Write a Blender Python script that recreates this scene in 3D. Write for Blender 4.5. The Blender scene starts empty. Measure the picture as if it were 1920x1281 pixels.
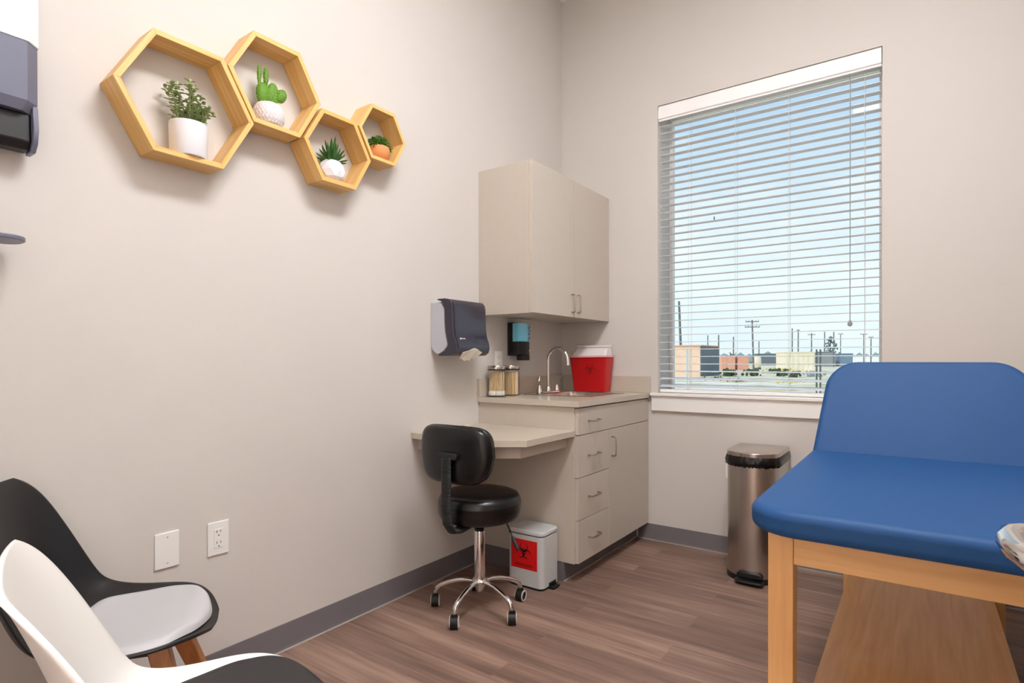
import bpy, bmesh, math, random
from mathutils import Vector, Matrix
PI = math.pi
random.seed(7)
S = bpy.context.scene
COL = bpy.data.collections.new('exam_room'); S.collection.children.link(COL)
INV = {}

# ------------------------------------------------------------------ materials
def lin(c):
    c = c / 255.0
    return c / 12.92 if c <= 0.04045 else ((c + 0.055) / 1.055) ** 2.4
def rgb(*c): return (lin(c[0]), lin(c[1]), lin(c[2]), 1)
MATS = {}
def mat(name, c, rough=0.5, metal=0.0, var=0.05, scale=8.0, bump=0.0, bscale=200.0, coat=0.0, trans=0.0, ior=1.45, stretch=None, spec=0.5, aniso=0.0, sheen=0.0, sss=0.0):
    if name in MATS: return MATS[name]
    m = bpy.data.materials.new(name); m.use_nodes = True
    nt = m.node_tree; b = nt.nodes['Principled BSDF']
    tc = nt.nodes.new('ShaderNodeTexCoord')
    mp = nt.nodes.new('ShaderNodeMapping'); nt.links.new(tc.outputs['Object'], mp.inputs['Vector'])
    if stretch: mp.inputs['Scale'].default_value = stretch
    nz = nt.nodes.new('ShaderNodeTexNoise'); nz.inputs['Scale'].default_value = scale
    nz.inputs['Detail'].default_value = 4
    nt.links.new(mp.outputs['Vector'], nz.inputs['Vector'])
    mx = nt.nodes.new('ShaderNodeMix'); mx.data_type = 'RGBA'
    col = rgb(*c)
    mx.inputs['A'].default_value = tuple(x * (1 - var) for x in col[:3]) + (1,)
    mx.inputs['B'].default_value = tuple(min(1, x * (1 + var)) for x in col[:3]) + (1,)
    nt.links.new(nz.outputs['Fac'], mx.inputs['Factor'])
    nt.links.new(mx.outputs['Result'], b.inputs['Base Color'])
    b.inputs['Roughness'].default_value = rough
    b.inputs['Metallic'].default_value = metal
    b.inputs['Coat Weight'].default_value = coat
    b.inputs['Coat Roughness'].default_value = 0.1
    b.inputs['Transmission Weight'].default_value = trans
    b.inputs['IOR'].default_value = ior
    b.inputs['Specular IOR Level'].default_value = spec
    b.inputs['Anisotropic'].default_value = aniso
    if sss:
        b.inputs['Subsurface Weight'].default_value = sss; b.inputs['Subsurface Scale'].default_value = 0.02
    if bump:
        n2 = nt.nodes.new('ShaderNodeTexNoise'); n2.inputs['Scale'].default_value = bscale
        nt.links.new(mp.outputs['Vector'], n2.inputs['Vector'])
        bp = nt.nodes.new('ShaderNodeBump'); bp.inputs['Strength'].default_value = bump
        bp.inputs['Distance'].default_value = 0.002
        nt.links.new(n2.outputs['Fac'], bp.inputs['Height']); nt.links.new(bp.outputs['Normal'], b.inputs['Normal'])
    MATS[name] = m; return m
def wood(name, ca, cb, rough=0.4, scale=1.0, axis=0, coat=0.15):
    """grain running along the local axis"""
    m = bpy.data.materials.new(name); m.use_nodes = True; nt = m.node_tree; b = nt.nodes['Principled BSDF']
    tc = nt.nodes.new('ShaderNodeTexCoord'); mp = nt.nodes.new('ShaderNodeMapping')
    sc = [28.0 * scale] * 3; sc[axis] = 1.6 * scale; mp.inputs['Scale'].default_value = sc
    nt.links.new(tc.outputs['Object'], mp.inputs['Vector'])
    nz = nt.nodes.new('ShaderNodeTexNoise'); nz.inputs['Scale'].default_value = 1.6; nz.inputs['Detail'].default_value = 6
    nz.inputs['Distortion'].default_value = 0.6
    nt.links.new(mp.outputs['Vector'], nz.inputs['Vector'])
    cr = nt.nodes.new('ShaderNodeValToRGB'); cr.color_ramp.elements[0].position = 0.3; cr.color_ramp.elements[1].position = 0.7
    cr.color_ramp.elements[0].color = rgb(*ca); cr.color_ramp.elements[1].color = rgb(*cb)
    nt.links.new(nz.outputs['Fac'], cr.inputs['Fac']); nt.links.new(cr.outputs['Color'], b.inputs['Base Color'])
    b.inputs['Roughness'].default_value = rough; b.inputs['Coat Weight'].default_value = coat
    return m
def emis(name, c, s):
    m = bpy.data.materials.new(name); m.use_nodes = True; b = m.node_tree.nodes['Principled BSDF']
    b.inputs['Base Color'].default_value = rgb(*c)
    b.inputs['Emission Color'].default_value = rgb(*c); b.inputs['Emission Strength'].default_value = s
    return m
def clear(name, c, gloss=0.08, rough=0.02, gm=0.5):
    m = bpy.data.materials.new(name); m.use_nodes = True; nt = m.node_tree
    nt.nodes.remove(nt.nodes['Principled BSDF']); out = nt.nodes['Material Output']
    t = nt.nodes.new('ShaderNodeBsdfTransparent'); t.inputs['Color'].default_value = c
    g = nt.nodes.new('ShaderNodeBsdfGlossy'); g.inputs['Roughness'].default_value = rough
    lw = nt.nodes.new('ShaderNodeLayerWeight'); lw.inputs['Blend'].default_value = 0.25
    mr = nt.nodes.new('ShaderNodeMath'); mr.operation = 'MULTIPLY_ADD'; mr.inputs[1].default_value = gm; mr.inputs[2].default_value = gloss * 0.5
    nt.links.new(lw.outputs['Fresnel'], mr.inputs[0])
    mx = nt.nodes.new('ShaderNodeMixShader'); nt.links.new(mr.outputs[0], mx.inputs['Fac'])
    nt.links.new(t.outputs[0], mx.inputs[1]); nt.links.new(g.outputs[0], mx.inputs[2])
    nt.links.new(mx.outputs[0], out.inputs['Surface'])
    return m

M_wall = mat('wall_paint', (212, 205, 198), 0.75, var=0.02, scale=2, bump=0.15, bscale=260)
M_ceil = mat('ceiling_paint', (238, 236, 232), 0.9, var=0.02)
M_base = mat('vinyl_base', (108, 102, 103), 0.55, var=0.04)
M_caulk = mat('caulk', (158, 150, 142), 0.6)
M_white = mat('white_trim', (246, 243, 238), 0.4, var=0.015)
M_plate = mat('plate_plastic', (240, 238, 233), 0.3, var=0.01)
M_slot = mat('slot_dark', (40, 38, 36), 0.6)
M_lam = mat('greige_laminate', (197, 186, 173), 0.42, var=0.03, scale=30, stretch=(6, 6, 0.4))
M_top = mat('counter_laminate', (196, 184, 168), 0.22, var=0.04, scale=60)
M_edge = mat('laminate_edge', (214, 202, 186), 0.4, var=0.02)
M_steel = mat('brushed_steel', (196, 186, 176), 0.22, 1.0, var=0.05, scale=40, stretch=(1, 1, 30))
M_can = mat('brushed_can', (196, 190, 184), 0.27, 1.0, var=0.06, scale=60, stretch=(12, 12, 0.3), aniso=0.3)
M_chrome = mat('chrome', (225, 222, 220), 0.08, 1.0, var=0.01)
M_nickel = mat('nickel_pull', (170, 160, 148), 0.28, 1.0, var=0.02)
M_black = mat('black_vinyl', (9, 8, 8), 0.3, var=0.1, bump=0.1, bscale=400, coat=0.1)
M_blackp = mat('black_plastic', (22, 22, 23), 0.38, var=0.05)
M_rubber = mat('black_rubber', (20, 22, 20), 0.5, var=0.05)
M_caster = mat('caster_rim', (205, 196, 188), 0.35)
M_blue = mat('blue_vinyl', (28, 72, 122), 0.55, var=0.04, scale=5, bump=0.12, bscale=350, spec=0.3)
M_shellb = mat('black_shell', (17, 15, 16), 0.38, var=0.03)
M_shellw = mat('white_shell', (226, 221, 214), 0.33, var=0.01)
M_padg = mat('grey_cushion', (184, 182, 182), 0.6, var=0.02, bump=0.1)
M_padb = mat('charcoal_cushion', (38, 34, 33), 0.65, var=0.05, bump=0.1)
M_leg = wood('chair_beech', (172, 104, 52), (206, 138, 78), axis=2)
M_bamboo = wood('bamboo_board', (218, 166, 88), (240, 196, 124), rough=0.45, axis=0, coat=0.1)
M_maple = wood('table_maple', (216, 160, 98), (232, 180, 118), rough=0.4, axis=0)
M_maplez = wood('table_maple_upright', (216, 160, 98), (232, 180, 118), rough=0.4, axis=2)
M_potw = mat('white_ceramic', (236, 235, 238), 0.35, var=0.01)
M_potr = mat('ribbed_ceramic', (222, 214, 214), 0.55, var=0.02)
M_terra = mat('terracotta', (226, 150, 92), 0.65, var=0.05)
M_soil = mat('dark_soil', (62, 50, 40), 0.95, var=0.3, scale=60)
M_leaf1 = mat('sage_leaf', (158, 174, 120), 0.6, var=0.35, scale=35)
M_leaf2 = mat('cactus_green', (92, 140, 34), 0.6, var=0.35, scale=45)
M_tuft = mat('cactus_tuft', (206, 214, 130), 0.8)
M_leaf3 = mat('aloe_green', (52, 96, 36), 0.45, var=0.4, scale=25)
M_leaf4 = mat('bush_green', (78, 128, 36), 0.55, var=0.45, scale=60)
M_smoke = mat('smoked_plastic', (46, 41, 56), 0.22, var=0.08, coat=0.4)
M_greyp = mat('grey_plastic', (192, 194, 200), 0.4, var=0.02)
M_greyd = mat('slate_plastic', (112, 114, 132), 0.35, var=0.04)
M_paper = mat('paper_towel', (244, 238, 226), 0.9, var=0.02)
M_soap = mat('blue_cartridge', (120, 210, 244), 0.12, var=0.12, scale=18, coat=0.6)
M_soapink = mat('cartridge_print', (60, 84, 140), 0.4)
M_red = mat('red_bin', (190, 14, 22), 0.28, var=0.06, scale=6, coat=0.1)
M_redd = mat('red_print', (128, 6, 12), 0.4)
M_rim = mat('pink_rim', (232, 168, 166), 0.35)
M_lid = mat('frosted_lid', (232, 222, 220), 0.4, var=0.02)
M_redlabel = mat('red_label', (214, 16, 20), 0.4, var=0.03)
M_ink = mat('black_ink', (22, 8, 8), 0.5)
M_bin = mat('white_enamel', (198, 198, 196), 0.3, var=0.01, coat=0.2)
M_stick = mat('birch_stick', (246, 214, 166), 0.6, var=0.12, scale=80)
M_cotton = mat('cotton', (246, 242, 234), 0.95)
M_jar = clear('jar_glass', (0.985, 0.985, 0.98, 1), 0.02, gm=0.3)
M_pane = clear('window_glass', (0.97, 0.99, 0.99, 1), 0.01, gm=0.2)
M_slat = mat('blind_slat', (222, 220, 224), 0.4, var=0.01)
M_cord = mat('blind_cord', (214, 214, 212), 0.7)
M_bag = mat('bin_liner', (18, 18, 18), 0.25, var=0.2, bump=0.6, bscale=60)

# ------------------------------------------------------------------ mesh tools
def NB(): return bmesh.new()
def box(bm, x0, x1, y0, y1, z0, z1, M=None):
    v = [bm.verts.new(Vector((x, y, z)) if M is None else M @ Vector((x, y, z))) for z in (z0, z1) for y in (y0, y1) for x in (x0, x1)]
    for f in ((0, 2, 3, 1), (4, 5, 7, 6), (0, 1, 5, 4), (2, 6, 7, 3), (0, 4, 6, 2), (1, 3, 7, 5)):
        bm.faces.new([v[i] for i in f])
    return bm
def prism(bm, pts, a, b, axis='z', M=None):
    """extrude closed 2D polygon between a and b along an axis; pts are the other two coords in xyz order"""
    def P(p, t):
        q = {'z': (p[0], p[1], t), 'y': (p[0], t, p[1]), 'x': (t, p[0], p[1])}[axis]
        q = Vector(q); return q if M is None else M @ q
    A = [bm.verts.new(P(p, a)) for p in pts]; B = [bm.verts.new(P(p, b)) for p in pts]
    n = len(pts)
    bm.faces.new(A); bm.faces.new(list(reversed(B)))
    for i in range(n):
        j = (i + 1) % n
        bm.faces.new([A[j], A[i], B[i], B[j]])
    return bm
def tube(bm, pts, r, seg=10, cap=True, asp=1.0, up=None):
    pts = [Vector(p) for p in pts]; n = len(pts)
    rs = r if isinstance(r, (list, tuple)) else [r] * n
    prev = None; rings = []
    for i, p in enumerate(pts):
        t = (pts[min(i + 1, n - 1)] - pts[max(i - 1, 0)]).normalized()
        if prev is None:
            u = Vector(up) if up else (Vector((0, 0, 1)) if abs(t.z) < 0.9 else Vector((1, 0, 0)))
            a = (u - t * u.dot(t)).normalized()
        else:
            a = (prev - t * prev.dot(t)).normalized()
        prev = a; b = t.cross(a)
        rings.append([bm.verts.new(p + (a * math.cos(k * 2 * PI / seg) * asp + b * math.sin(k * 2 * PI / seg)) * rs[i]) for k in range(seg)])
    for i in range(n - 1):
        for k in range(seg):
            l = (k + 1) % seg
            bm.faces.new([rings[i][k], rings[i][l], rings[i + 1][l], rings[i + 1][k]])
    if cap:
        bm.faces.new(list(reversed(rings[0]))); bm.faces.new(rings[-1])
    return bm
def lathe(bm, prof, c=(0, 0, 0), seg=32, M=None, sy=1.0, wob=None):
    c = Vector(c); rings = []
    for (r, z) in prof:
        if r < 1e-6:
            q = Vector((0, 0, z)); q = q if M is None else M @ q
            rings.append([bm.verts.new(c + q)])
        else:
            R = []
            for k in range(seg):
                a = k * 2 * PI / seg; rr = r * (wob(a, z) if wob else 1)
                q = Vector((rr * math.cos(a), rr * math.sin(a) * sy, z)); q = q if M is None else M @ q
                R.append(bm.verts.new(c + q))
            rings.append(R)
    for A, B in zip(rings, rings[1:]):
        for k in range(seg):
            l = (k + 1) % seg
            if len(A) == 1 and len(B) == 1: break
            if len(A) == 1: bm.faces.new([A[0], B[l], B[k]])
            elif len(B) == 1: bm.faces.new([A[k], A[l], B[0]])
            else: bm.faces.new([A[k], A[l], B[l], B[k]])
    if len(rings[0]) > 1: bm.faces.new(list(reversed(rings[0])))
    if len(rings[-1]) > 1: bm.faces.new(rings[-1])
    return bm
def rrect(x0, x1, y0, y1, r, n=6):
    rr = r if isinstance(r, (list, tuple)) else [r] * 4   # order: (x1,y0),(x1,y1),(x0,y1),(x0,y0)
    P = []
    for (cx, cy, a0, q) in ((x1 - rr[0], y0 + rr[0], -PI / 2, rr[0]), (x1 - rr[1], y1 - rr[1], 0, rr[1]), (x0 + rr[2], y1 - rr[2], PI / 2, rr[2]), (x0 + rr[3], y0 + rr[3], PI, rr[3])):
        for k in range(n + 1):
            a = a0 + k * PI / 2 / n; P.append((cx + q * math.cos(a), cy + q * math.sin(a)))
    return P
def leaf(bm, base, d, nrm, L, w, thick=0.0, fold=0.15, n=4, droop=0.0):
    base = Vector(base); d = Vector(d).normalized(); nrm = Vector(nrm); s = d.cross(nrm)
    if s.length < 1e-4: s = d.cross(Vector((0.3, 1, 0.2)))
    s.normalize(); nrm = s.cross(d).normalized()
    rows = []
    for i in range(n + 1):
        t = i / n; ww = w * math.sin(PI * min(1, t * 0.9 + 0.08)) ** 0.8 * 0.5
        p = base + d * L * t - nrm * droop * L * t * t
        if i == n: rows.append([bm.verts.new(p)])
        else: rows.append([bm.verts.new(p - s * ww + nrm * fold * ww), bm.verts.new(p - nrm * thick), bm.verts.new(p + s * ww + nrm * fold * ww)])
    for A, B in zip(rows, rows[1:]):
        if len(B) == 3:
            bm.faces.new([A[0], A[1], B[1], B[0]]); bm.faces.new([A[1], A[2], B[2], B[1]])
            if thick: bm.faces.new([A[2], A[0], B[0], B[2]])
        else:
            bm.faces.new([A[0], A[1], B[0]]); bm.faces.new([A[1], A[2], B[0]])
            if thick: bm.faces.new([A[2], A[0], B[0]])
    return bm

# ------------------------------------------------------------------ object tools
def obj(name, bm, m, parent=None, bevel=0, bseg=3, smooth=True, sub=0, world=None, solid=0, kind=None, ang=35):
    inv = INV.get(parent.name) if parent else None
    if inv is not None: bm.transform(inv)
    bmesh.ops.recalc_face_normals(bm, faces=bm.faces[:])
    me = bpy.data.meshes.new(name); bm.to_mesh(me); bm.free()
    for mm in (m if isinstance(m, (list, tuple)) else [m]): me.materials.append(mm)
    if smooth:
        for p in me.polygons: p.use_smooth = True
        me.set_sharp_from_angle(angle=math.radians(ang))
    o = bpy.data.objects.new(name, me); COL.objects.link(o)
    if parent: o.parent = parent
    if inv is not None: INV[o.name] = inv
    if solid:
        q = o.modifiers.new('solid', 'SOLIDIFY'); q.thickness = solid; q.offset = 0
    if bevel:
        q = o.modifiers.new('bevel', 'BEVEL'); q.width = bevel; q.segments = bseg; q.limit_method = 'ANGLE'; q.angle_limit = math.radians(40); q.harden_normals = True
    if sub:
        q = o.modifiers.new('sub', 'SUBSURF'); q.levels = sub; q.render_levels = sub
    if kind: o['kind'] = kind
    return o
def tag(o, label, cat, group=None):
    o['label'] = label; o['category'] = cat
    if group: o['group'] = group
    return o
def thing(name, label, cat, loc=(0, 0, 0), rz=0, group=None, local=False):
    o = bpy.data.objects.new(name, None); COL.objects.link(o)
    o.empty_display_size = 0.05
    o.location = loc; o.rotation_euler = (0, 0, rz)
    tag(o, label, cat, group)
    if not local:
        INV[o.name] = (Matrix.Translation(Vector(loc)) @ Matrix.Rotation(rz, 4, 'Z')).inverted()
    return o
def struct(name, bm, m, parent=None, **k):
    o = obj(name, bm, m, parent, **k); 
    if not parent: o['kind'] = 'structure'
    return o
def dup(root, loc=None, rz=None, label=None, group=None):
    r = root.copy(); COL.objects.link(r)
    if loc is not None: r.location = loc
    if rz is not None: r.rotation_euler = (0, 0, rz)
    if label: r['label'] = label
    if group: r['group'] = group
    for ch in list(root.children):
        c = ch.copy(); COL.objects.link(c); c.parent = r
        for g in list(ch.children):
            d = g.copy(); COL.objects.link(d); d.parent = c
    return r
def text(name, s, size, m, M, parent, ext=0.0004):
    cu = bpy.data.curves.new(name, 'FONT'); cu.body = s; cu.size = size; cu.align_x = 'CENTER'; cu.align_y = 'CENTER'; cu.extrude = ext
    t = bpy.data.objects.new(name + '_tmp', cu); COL.objects.link(t)
    bpy.context.view_layer.update()
    me = bpy.data.meshes.new_from_object(t.evaluated_get(bpy.context.evaluated_depsgraph_get()))
    bpy.data.objects.remove(t)
    me.transform(M)
    inv = INV.get(parent.name)
    if inv is not None: me.transform(inv)
    me.materials.clear(); me.materials.append(m); me.name = name
    o = bpy.data.objects.new(name, me); COL.objects.link(o); o.parent = parent
    return o

# ================================================================== CAMERA
F = 1070.04
yaw, pitch, roll = 0.61929, -0.003858, -0.0010137
Fw = Vector((-math.sin(yaw) * math.cos(pitch), math.cos(yaw) * math.cos(pitch), math.sin(pitch)))
Rr = Vector((math.cos(yaw), math.sin(yaw), 0)); Uu = Rr.cross(Fw)
R2 = Rr * math.cos(roll) + Uu * math.sin(roll); U2 = -Rr * math.sin(roll) + Uu * math.cos(roll)
cd = bpy.data.cameras.new('camera'); cam = bpy.data.objects.new('camera', cd); COL.objects.link(cam)
mw = Matrix((R2, U2, -Fw)).transposed().to_4x4(); mw.translation = Vector((2.00219, -3.40278, 1.11816))
cam.matrix_world = mw
cd.sensor_fit = 'HORIZONTAL'; cd.sensor_width = 36; cd.lens = F / 1920 * 36; cd.shift_y = 39.175 / 1920
cd.clip_start = 0.02; cd.clip_end = 1000
S.camera = cam

# ================================================================== ROOM SHELL
RX, RY, CZ = 2.415, -3.55, 3.573      # right wall, entry wall, ceiling
WX0, WX1, WZ0, WZ1 = 0.685, 1.8517, 0.895, 2.689
# floor: planks running along x
mf = bpy.data.materials.new('vinyl_plank_floor'); mf.use_nodes = True; nt = mf.node_tree; b = nt.nodes['Principled BSDF']
tc = nt.nodes.new('ShaderNodeTexCoord')
br = nt.nodes.new('ShaderNodeTexBrick'); br.inputs['Scale'].default_value = 1; br.offset = 0.37; br.offset_frequency = 2
br.inputs['Brick Width'].default_value = 1.22; br.inputs['Row Height'].default_value = 0.152; br.inputs['Mortar Size'].default_value = 0.0008
br.inputs['Color1'].default_value = (0, 0, 0, 1); br.inputs['Color2'].default_value = (1, 1, 1, 1); br.inputs['Mortar'].default_value = (0.4, 0.4, 0.4, 1)
nt.links.new(tc.outputs['Object'], br.inputs['Vector'])
sep = nt.nodes.new('ShaderNodeMapping'); sep.inputs['Scale'].default_value = (0.9, 17, 1); nt.links.new(tc.outputs['Object'], sep.inputs['Vector'])
adv = nt.nodes.new('ShaderNodeVectorMath'); adv.operation = 'MULTIPLY_ADD'
adv.inputs[1].default_value = (7.0, 7.0, 7.0); nt.links.new(br.outputs['Color'], adv.inputs[0]); nt.links.new(sep.outputs['Vector'], adv.inputs[2])
gn = nt.nodes.new('ShaderNodeTexNoise'); gn.inputs['Scale'].default_value = 2.2; gn.inputs['Detail'].default_value = 7; gn.inputs['Roughness'].default_value = 0.62; gn.inputs['Distortion'].default_value = 0.4
nt.links.new(adv.outputs['Vector'], gn.inputs['Vector'])
sep2 = nt.nodes.new('ShaderNodeMapping'); sep2.inputs['Scale'].default_value = (0.5, 5, 1); nt.links.new(tc.outputs['Object'], sep2.inputs['Vector'])
adv2 = nt.nodes.new('ShaderNodeVectorMath'); adv2.operation = 'MULTIPLY_ADD'; adv2.inputs[1].default_value = (3.0, 3.0, 3.0)
nt.links.new(br.outputs['Color'], adv2.inputs[0]); nt.links.new(sep2.outputs['Vector'], adv2.inputs[2])
gb = nt.nodes.new('ShaderNodeTexNoise'); gb.inputs['Scale'].default_value = 2.0; gb.inputs['Detail'].default_value = 3
nt.links.new(adv2.outputs['Vector'], gb.inputs['Vector'])
av = nt.nodes.new('ShaderNodeMix'); av.data_type = 'FLOAT'; av.inputs['Factor'].default_value = 0.55
nt.links.new(gn.outputs['Fac'], av.inputs['A']); nt.links.new(gb.outputs['Fac'], av.inputs['B'])
cr = nt.nodes.new('ShaderNodeValToRGB'); e = cr.color_ramp.elements
e[0].position = 0.34; e[0].color = rgb(98, 76, 66); e[1].position = 0.66; e[1].color = rgb(160, 131, 114)
q = e.new(0.5); q.color = rgb(128, 101, 88)
nt.links.new(av.outputs['Result'], cr.inputs['Fac'])
hs = nt.nodes.new('ShaderNodeHueSaturation'); nt.links.new(cr.outputs['Color'], hs.inputs['Color'])
vm = nt.nodes.new('ShaderNodeMath'); vm.operation = 'MULTIPLY_ADD'; vm.inputs[1].default_value = 0.16; vm.inputs[2].default_value = 0.93
nt.links.new(br.outputs['Color'], vm.inputs[0]); nt.links.new(vm.outputs[0], hs.inputs['Value'])
nt.links.new(hs.outputs['Color'], b.inputs['Base Color']); b.inputs['Roughness'].default_value = 0.48
bu = nt.nodes.new('ShaderNodeBump'); bu.inputs['Strength'].default_value = 0.12; bu.inputs['Distance'].default_value = 0.002
nt.links.new(gn.outputs['Fac'], bu.inputs['Height']); nt.links.new(bu.outputs['Normal'], b.inputs['Normal'])
struct('floor', box(NB(), -0.12, RX + 0.12, -5.4, 0.25, -0.1, 0), mf, smooth=False)
struct('ceiling', box(NB(), -0.12, RX + 0.12, RY - 0.12, 0.25, CZ, CZ + 0.1), M_ceil, smooth=False)
struct('wall_left', box(NB(), -0.12, 0, RY - 0.12, 0.25, 0, CZ), M_wall, smooth=False)
bm = NB()
box(bm, 0, WX0, 0, 0.25, 0, CZ); box(bm, WX1, RX, 0, 0.25, 0, CZ)
box(bm, WX0, WX1, 0, 0.25, 0, WZ0); box(bm, WX0, WX1, 0, 0.25, WZ1, CZ)
struct('wall_window_side', bm, M_wall, smooth=False)
struct('wall_right', box(NB(), RX, RX + 0.12, RY - 0.12, 0.25, 0, CZ), M_wall, smooth=False)
DX0, DX1, DZ = 1.20, 2.13, 2.13
bm = NB(); box(bm, 0, DX0, RY - 0.12, RY, 0, CZ); box(bm, DX1, RX, RY - 0.12, RY, 0, CZ); box(bm, DX0, DX1, RY - 0.12, RY, DZ, CZ)
struct('wall_entry', bm, M_wall, smooth=False)
# corridor behind the doorway
HY = -5.4; HZ = 2.75
bm = NB(); box(bm, -0.12, RX + 0.12, HY - 0.1, HY, 0, HZ); box(bm, -0.22, -0.12, HY, RY - 0.12, 0, HZ); box(bm, RX + 0.12, RX + 0.22, HY, RY - 0.12, 0, HZ)
struct('wall_corridor', bm, M_wall, smooth=False)
struct('ceiling_corridor', box(NB(), -0.22, RX + 0.22, HY - 0.1, RY - 0.12, HZ, HZ + 0.1), M_ceil, smooth=False)
# door frame and open leaf
bm = NB()
for x0, x1 in ((DX0 - 0.06, DX0 + 0.002), (DX1 - 0.002, DX1 + 0.06)): box(bm, x0, x1, RY, RY + 0.018, 0, DZ + 0.06)
box(bm, DX0, DX1, RY, RY + 0.018, DZ, DZ + 0.06)
struct('trim_1', bm, M_white, bevel=0.003)
door = obj('door_1', box(NB(), 2.132, 2.176, -3.53, -2.64, 0.01, 2.11), M_lam, bevel=0.002); door['kind'] = 'structure'
bm = NB()
tube(bm, [(2.132, -2.70, 0.962), (2.125, -2.70, 0.962)], 0.027, 24)
tube(bm, [(2.13, -2.70, 0.958), (2.092, -2.70, 0.958), (2.079, -2.703, 0.958), (2.072, -2.711, 0.957), (2.069, -2.728, 0.956), (2.071, -2.755, 0.955), (2.078, -2.785, 0.954), (2.092, -2.805, 0.954), (2.112, -2.815, 0.954)],
     [0.009, 0.009, 0.0095, 0.0105, 0.0105, 0.010, 0.0095, 0.009, 0.008], 14)
obj('door_handle', bm, M_chrome, door)
# vinyl base with cove toe
def baseboard(name, p0, p1, nrm):
    bm = NB(); p0 = Vector(p0); p1 = Vector(p1); n = Vector(nrm)
    prof = [(0, 0), (0.012, 0), (0.010, 0.004), (0.005, 0.014), (0.004, 0.093), (0.002, 0.0975), (0, 0.0975)]
    A = [bm.verts.new(p0 + n * a + Vector((0, 0, z))) for a, z in prof]; B = [bm.verts.new(p1 + n * a + Vector((0, 0, z))) for a, z in prof]
    for i in range(len(prof)):
        j = (i + 1) % len(prof); bm.faces.new([A[i], A[j], B[j], B[i]])
    bm.faces.new(A); bm.faces.new(list(reversed(B)))
    o = struct(name, bm, M_base)
    c = NB(); s = n * 0.0135
    a0 = p0 + n * 0.001; a1 = p1 + n * 0.001
    vs = [c.verts.new(v) for v in (p0 + n * 0.0115, p1 + n * 0.0115, p1 + n * 0.0185, p0 + n * 0.0185)]
    vt = [c.verts.new(v) for v in (p0 + n * 0.0115 + Vector((0, 0, .003)), p1 + n * 0.0115 + Vector((0, 0, .003)), p1 + n * 0.0175 + Vector((0, 0, .001)), p0 + n * 0.0175 + Vector((0, 0, .001)))]
    c.faces.new(vs); c.faces.new(vt)
    for i in range(4): c.faces.new([vs[i], vs[(i + 1) % 4], vt[(i + 1) % 4], vt[i]])
    obj('caulk_line', c, M_caulk, o)
baseboard('baseboard_left', (0, RY, 0), (0, -0.90, 0), (1, 0, 0))
baseboard('baseboard_window_side', (0.56, 0, 0), (RX, 0, 0), (0, -1, 0))
baseboard('baseboard_right', (RX, 0, 0), (RX, RY, 0), (-1, 0, 0))

# ------------------------------------------------------------------ window
win = thing('window_1', '', '', (1.27, 0.1, WZ0)); del win['label']; del win['category']; win['kind'] = 'structure'
fy0, fy1, fw = 0.205, 0.245, 0.022
bm = NB(); box(bm, WX0, WX1, fy0, fy1, WZ0, WZ0 + 0.035); box(bm, WX0, WX1, fy0, fy1, WZ1 - 0.03, WZ1)
box(bm, WX0, WX0 + fw, fy0, fy1, WZ0 + 0.035, WZ1 - 0.03); box(bm, WX1 - fw, WX1, fy0, fy1, WZ0 + 0.035, WZ1 - 0.03)
obj('window_frame', bm, M_white, win, bevel=0.002)
obj('window_glass', box(NB(), WX0 + fw, WX1 - fw, 0.224, 0.229, WZ0 + 0.035, WZ1 - 0.03), M_pane, win, smooth=False)
obj('glass_fleck', box(NB(), 0.962, 0.967, 0.220, 0.2235, 1.985, 2.01), M_slot, win)
s_ = NB(); box(s_, 0.645, 1.892, -0.034, 0.0, 0.897, 0.9155); box(s_, WX0, WX1, 0.0, 0.205, 0.896, 0.9155)
obj('window_sill', s_, M_white, win, bevel=0.004)
obj('window_apron', box(NB(), 0.652, 1.885, -0.019, 0, 0.806, 0.897), M_white, win, bevel=0.002)

# blinds
bl = thing('window_blind', 'white horizontal slat blind hanging inside the window recess', 'window blind', (1.27, 0.04, 2.68))
obj('valance', prism(NB(), [(0.004, 2.592), (0.004, 2.60), (-0.004, 2.606), (-0.004, 2.655), (0.002, 2.665), (0.002, 2.683), (0.018, 2.683), (0.018, 2.592)], WX0 + 0.004, WX1 - 0.004, 'x'), mat('valance_white', (250, 246, 244), 0.45, var=0.01), bl)
obj('head_rail', box(NB(), WX0 + 0.006, WX1 - 0.006, 0.022, 0.072, 2.63, 2.683), M_white, bl)
bm = NB(); P_ = 0.0446; zt = 2.566; k = 0
while zt - k * P_ > 0.955:
    z = zt - k * P_
    tilt = 0.03
    if z < 1.07: tilt = {0: 0.10, 1: 0.20, 2: 0.28}.get(int((1.07 - z) / P_), 0.3)
    ca, sa = math.cos(tilt), math.sin(tilt)
    rows = []
    for t, c in ((-0.025, 0), (-0.0125, 0.0012), (0, 0.0018), (0.0125, 0.0012), (0.025, 0)):
        for dz in (0.0013, -0.0013):
            rows.append((0.047 + t * ca - (c + dz) * sa, z + t * sa + (c + dz) * ca))
    up = [rows[i] for i in (0, 2, 4, 6, 8)]; dn = [rows[i] for i in (9, 7, 5, 3, 1)]
    prism(bm, up + dn, WX0 + 0.006, WX1 - 0.006, 'x'); k += 1
obj('slats', bm, M_slat, bl, ang=50)
obj('bottom_rail', box(NB(), WX0 + 0.006, WX1 - 0.006, 0.022, 0.072, 0.919, 0.938), M_white, bl, bevel=0.003)
for xx in (0.87, 1.14, 1.42, 1.775):
    bm = NB()
    for yy in (0.0205, 0.0735): tube(bm, [(xx, yy, 2.64), (xx, yy, 0.93)], 0.0009, 6)
    obj('ladder_cord', bm, M_cord, bl)
bm = NB(); tube(bm, [(1.712, 0.016, 2.60), (1.712, 0.014, 1.317)], 0.0022, 8); o = obj('tilt_wand', bm, mat('wand_grey', (150, 156, 158), 0.3), bl)
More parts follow.
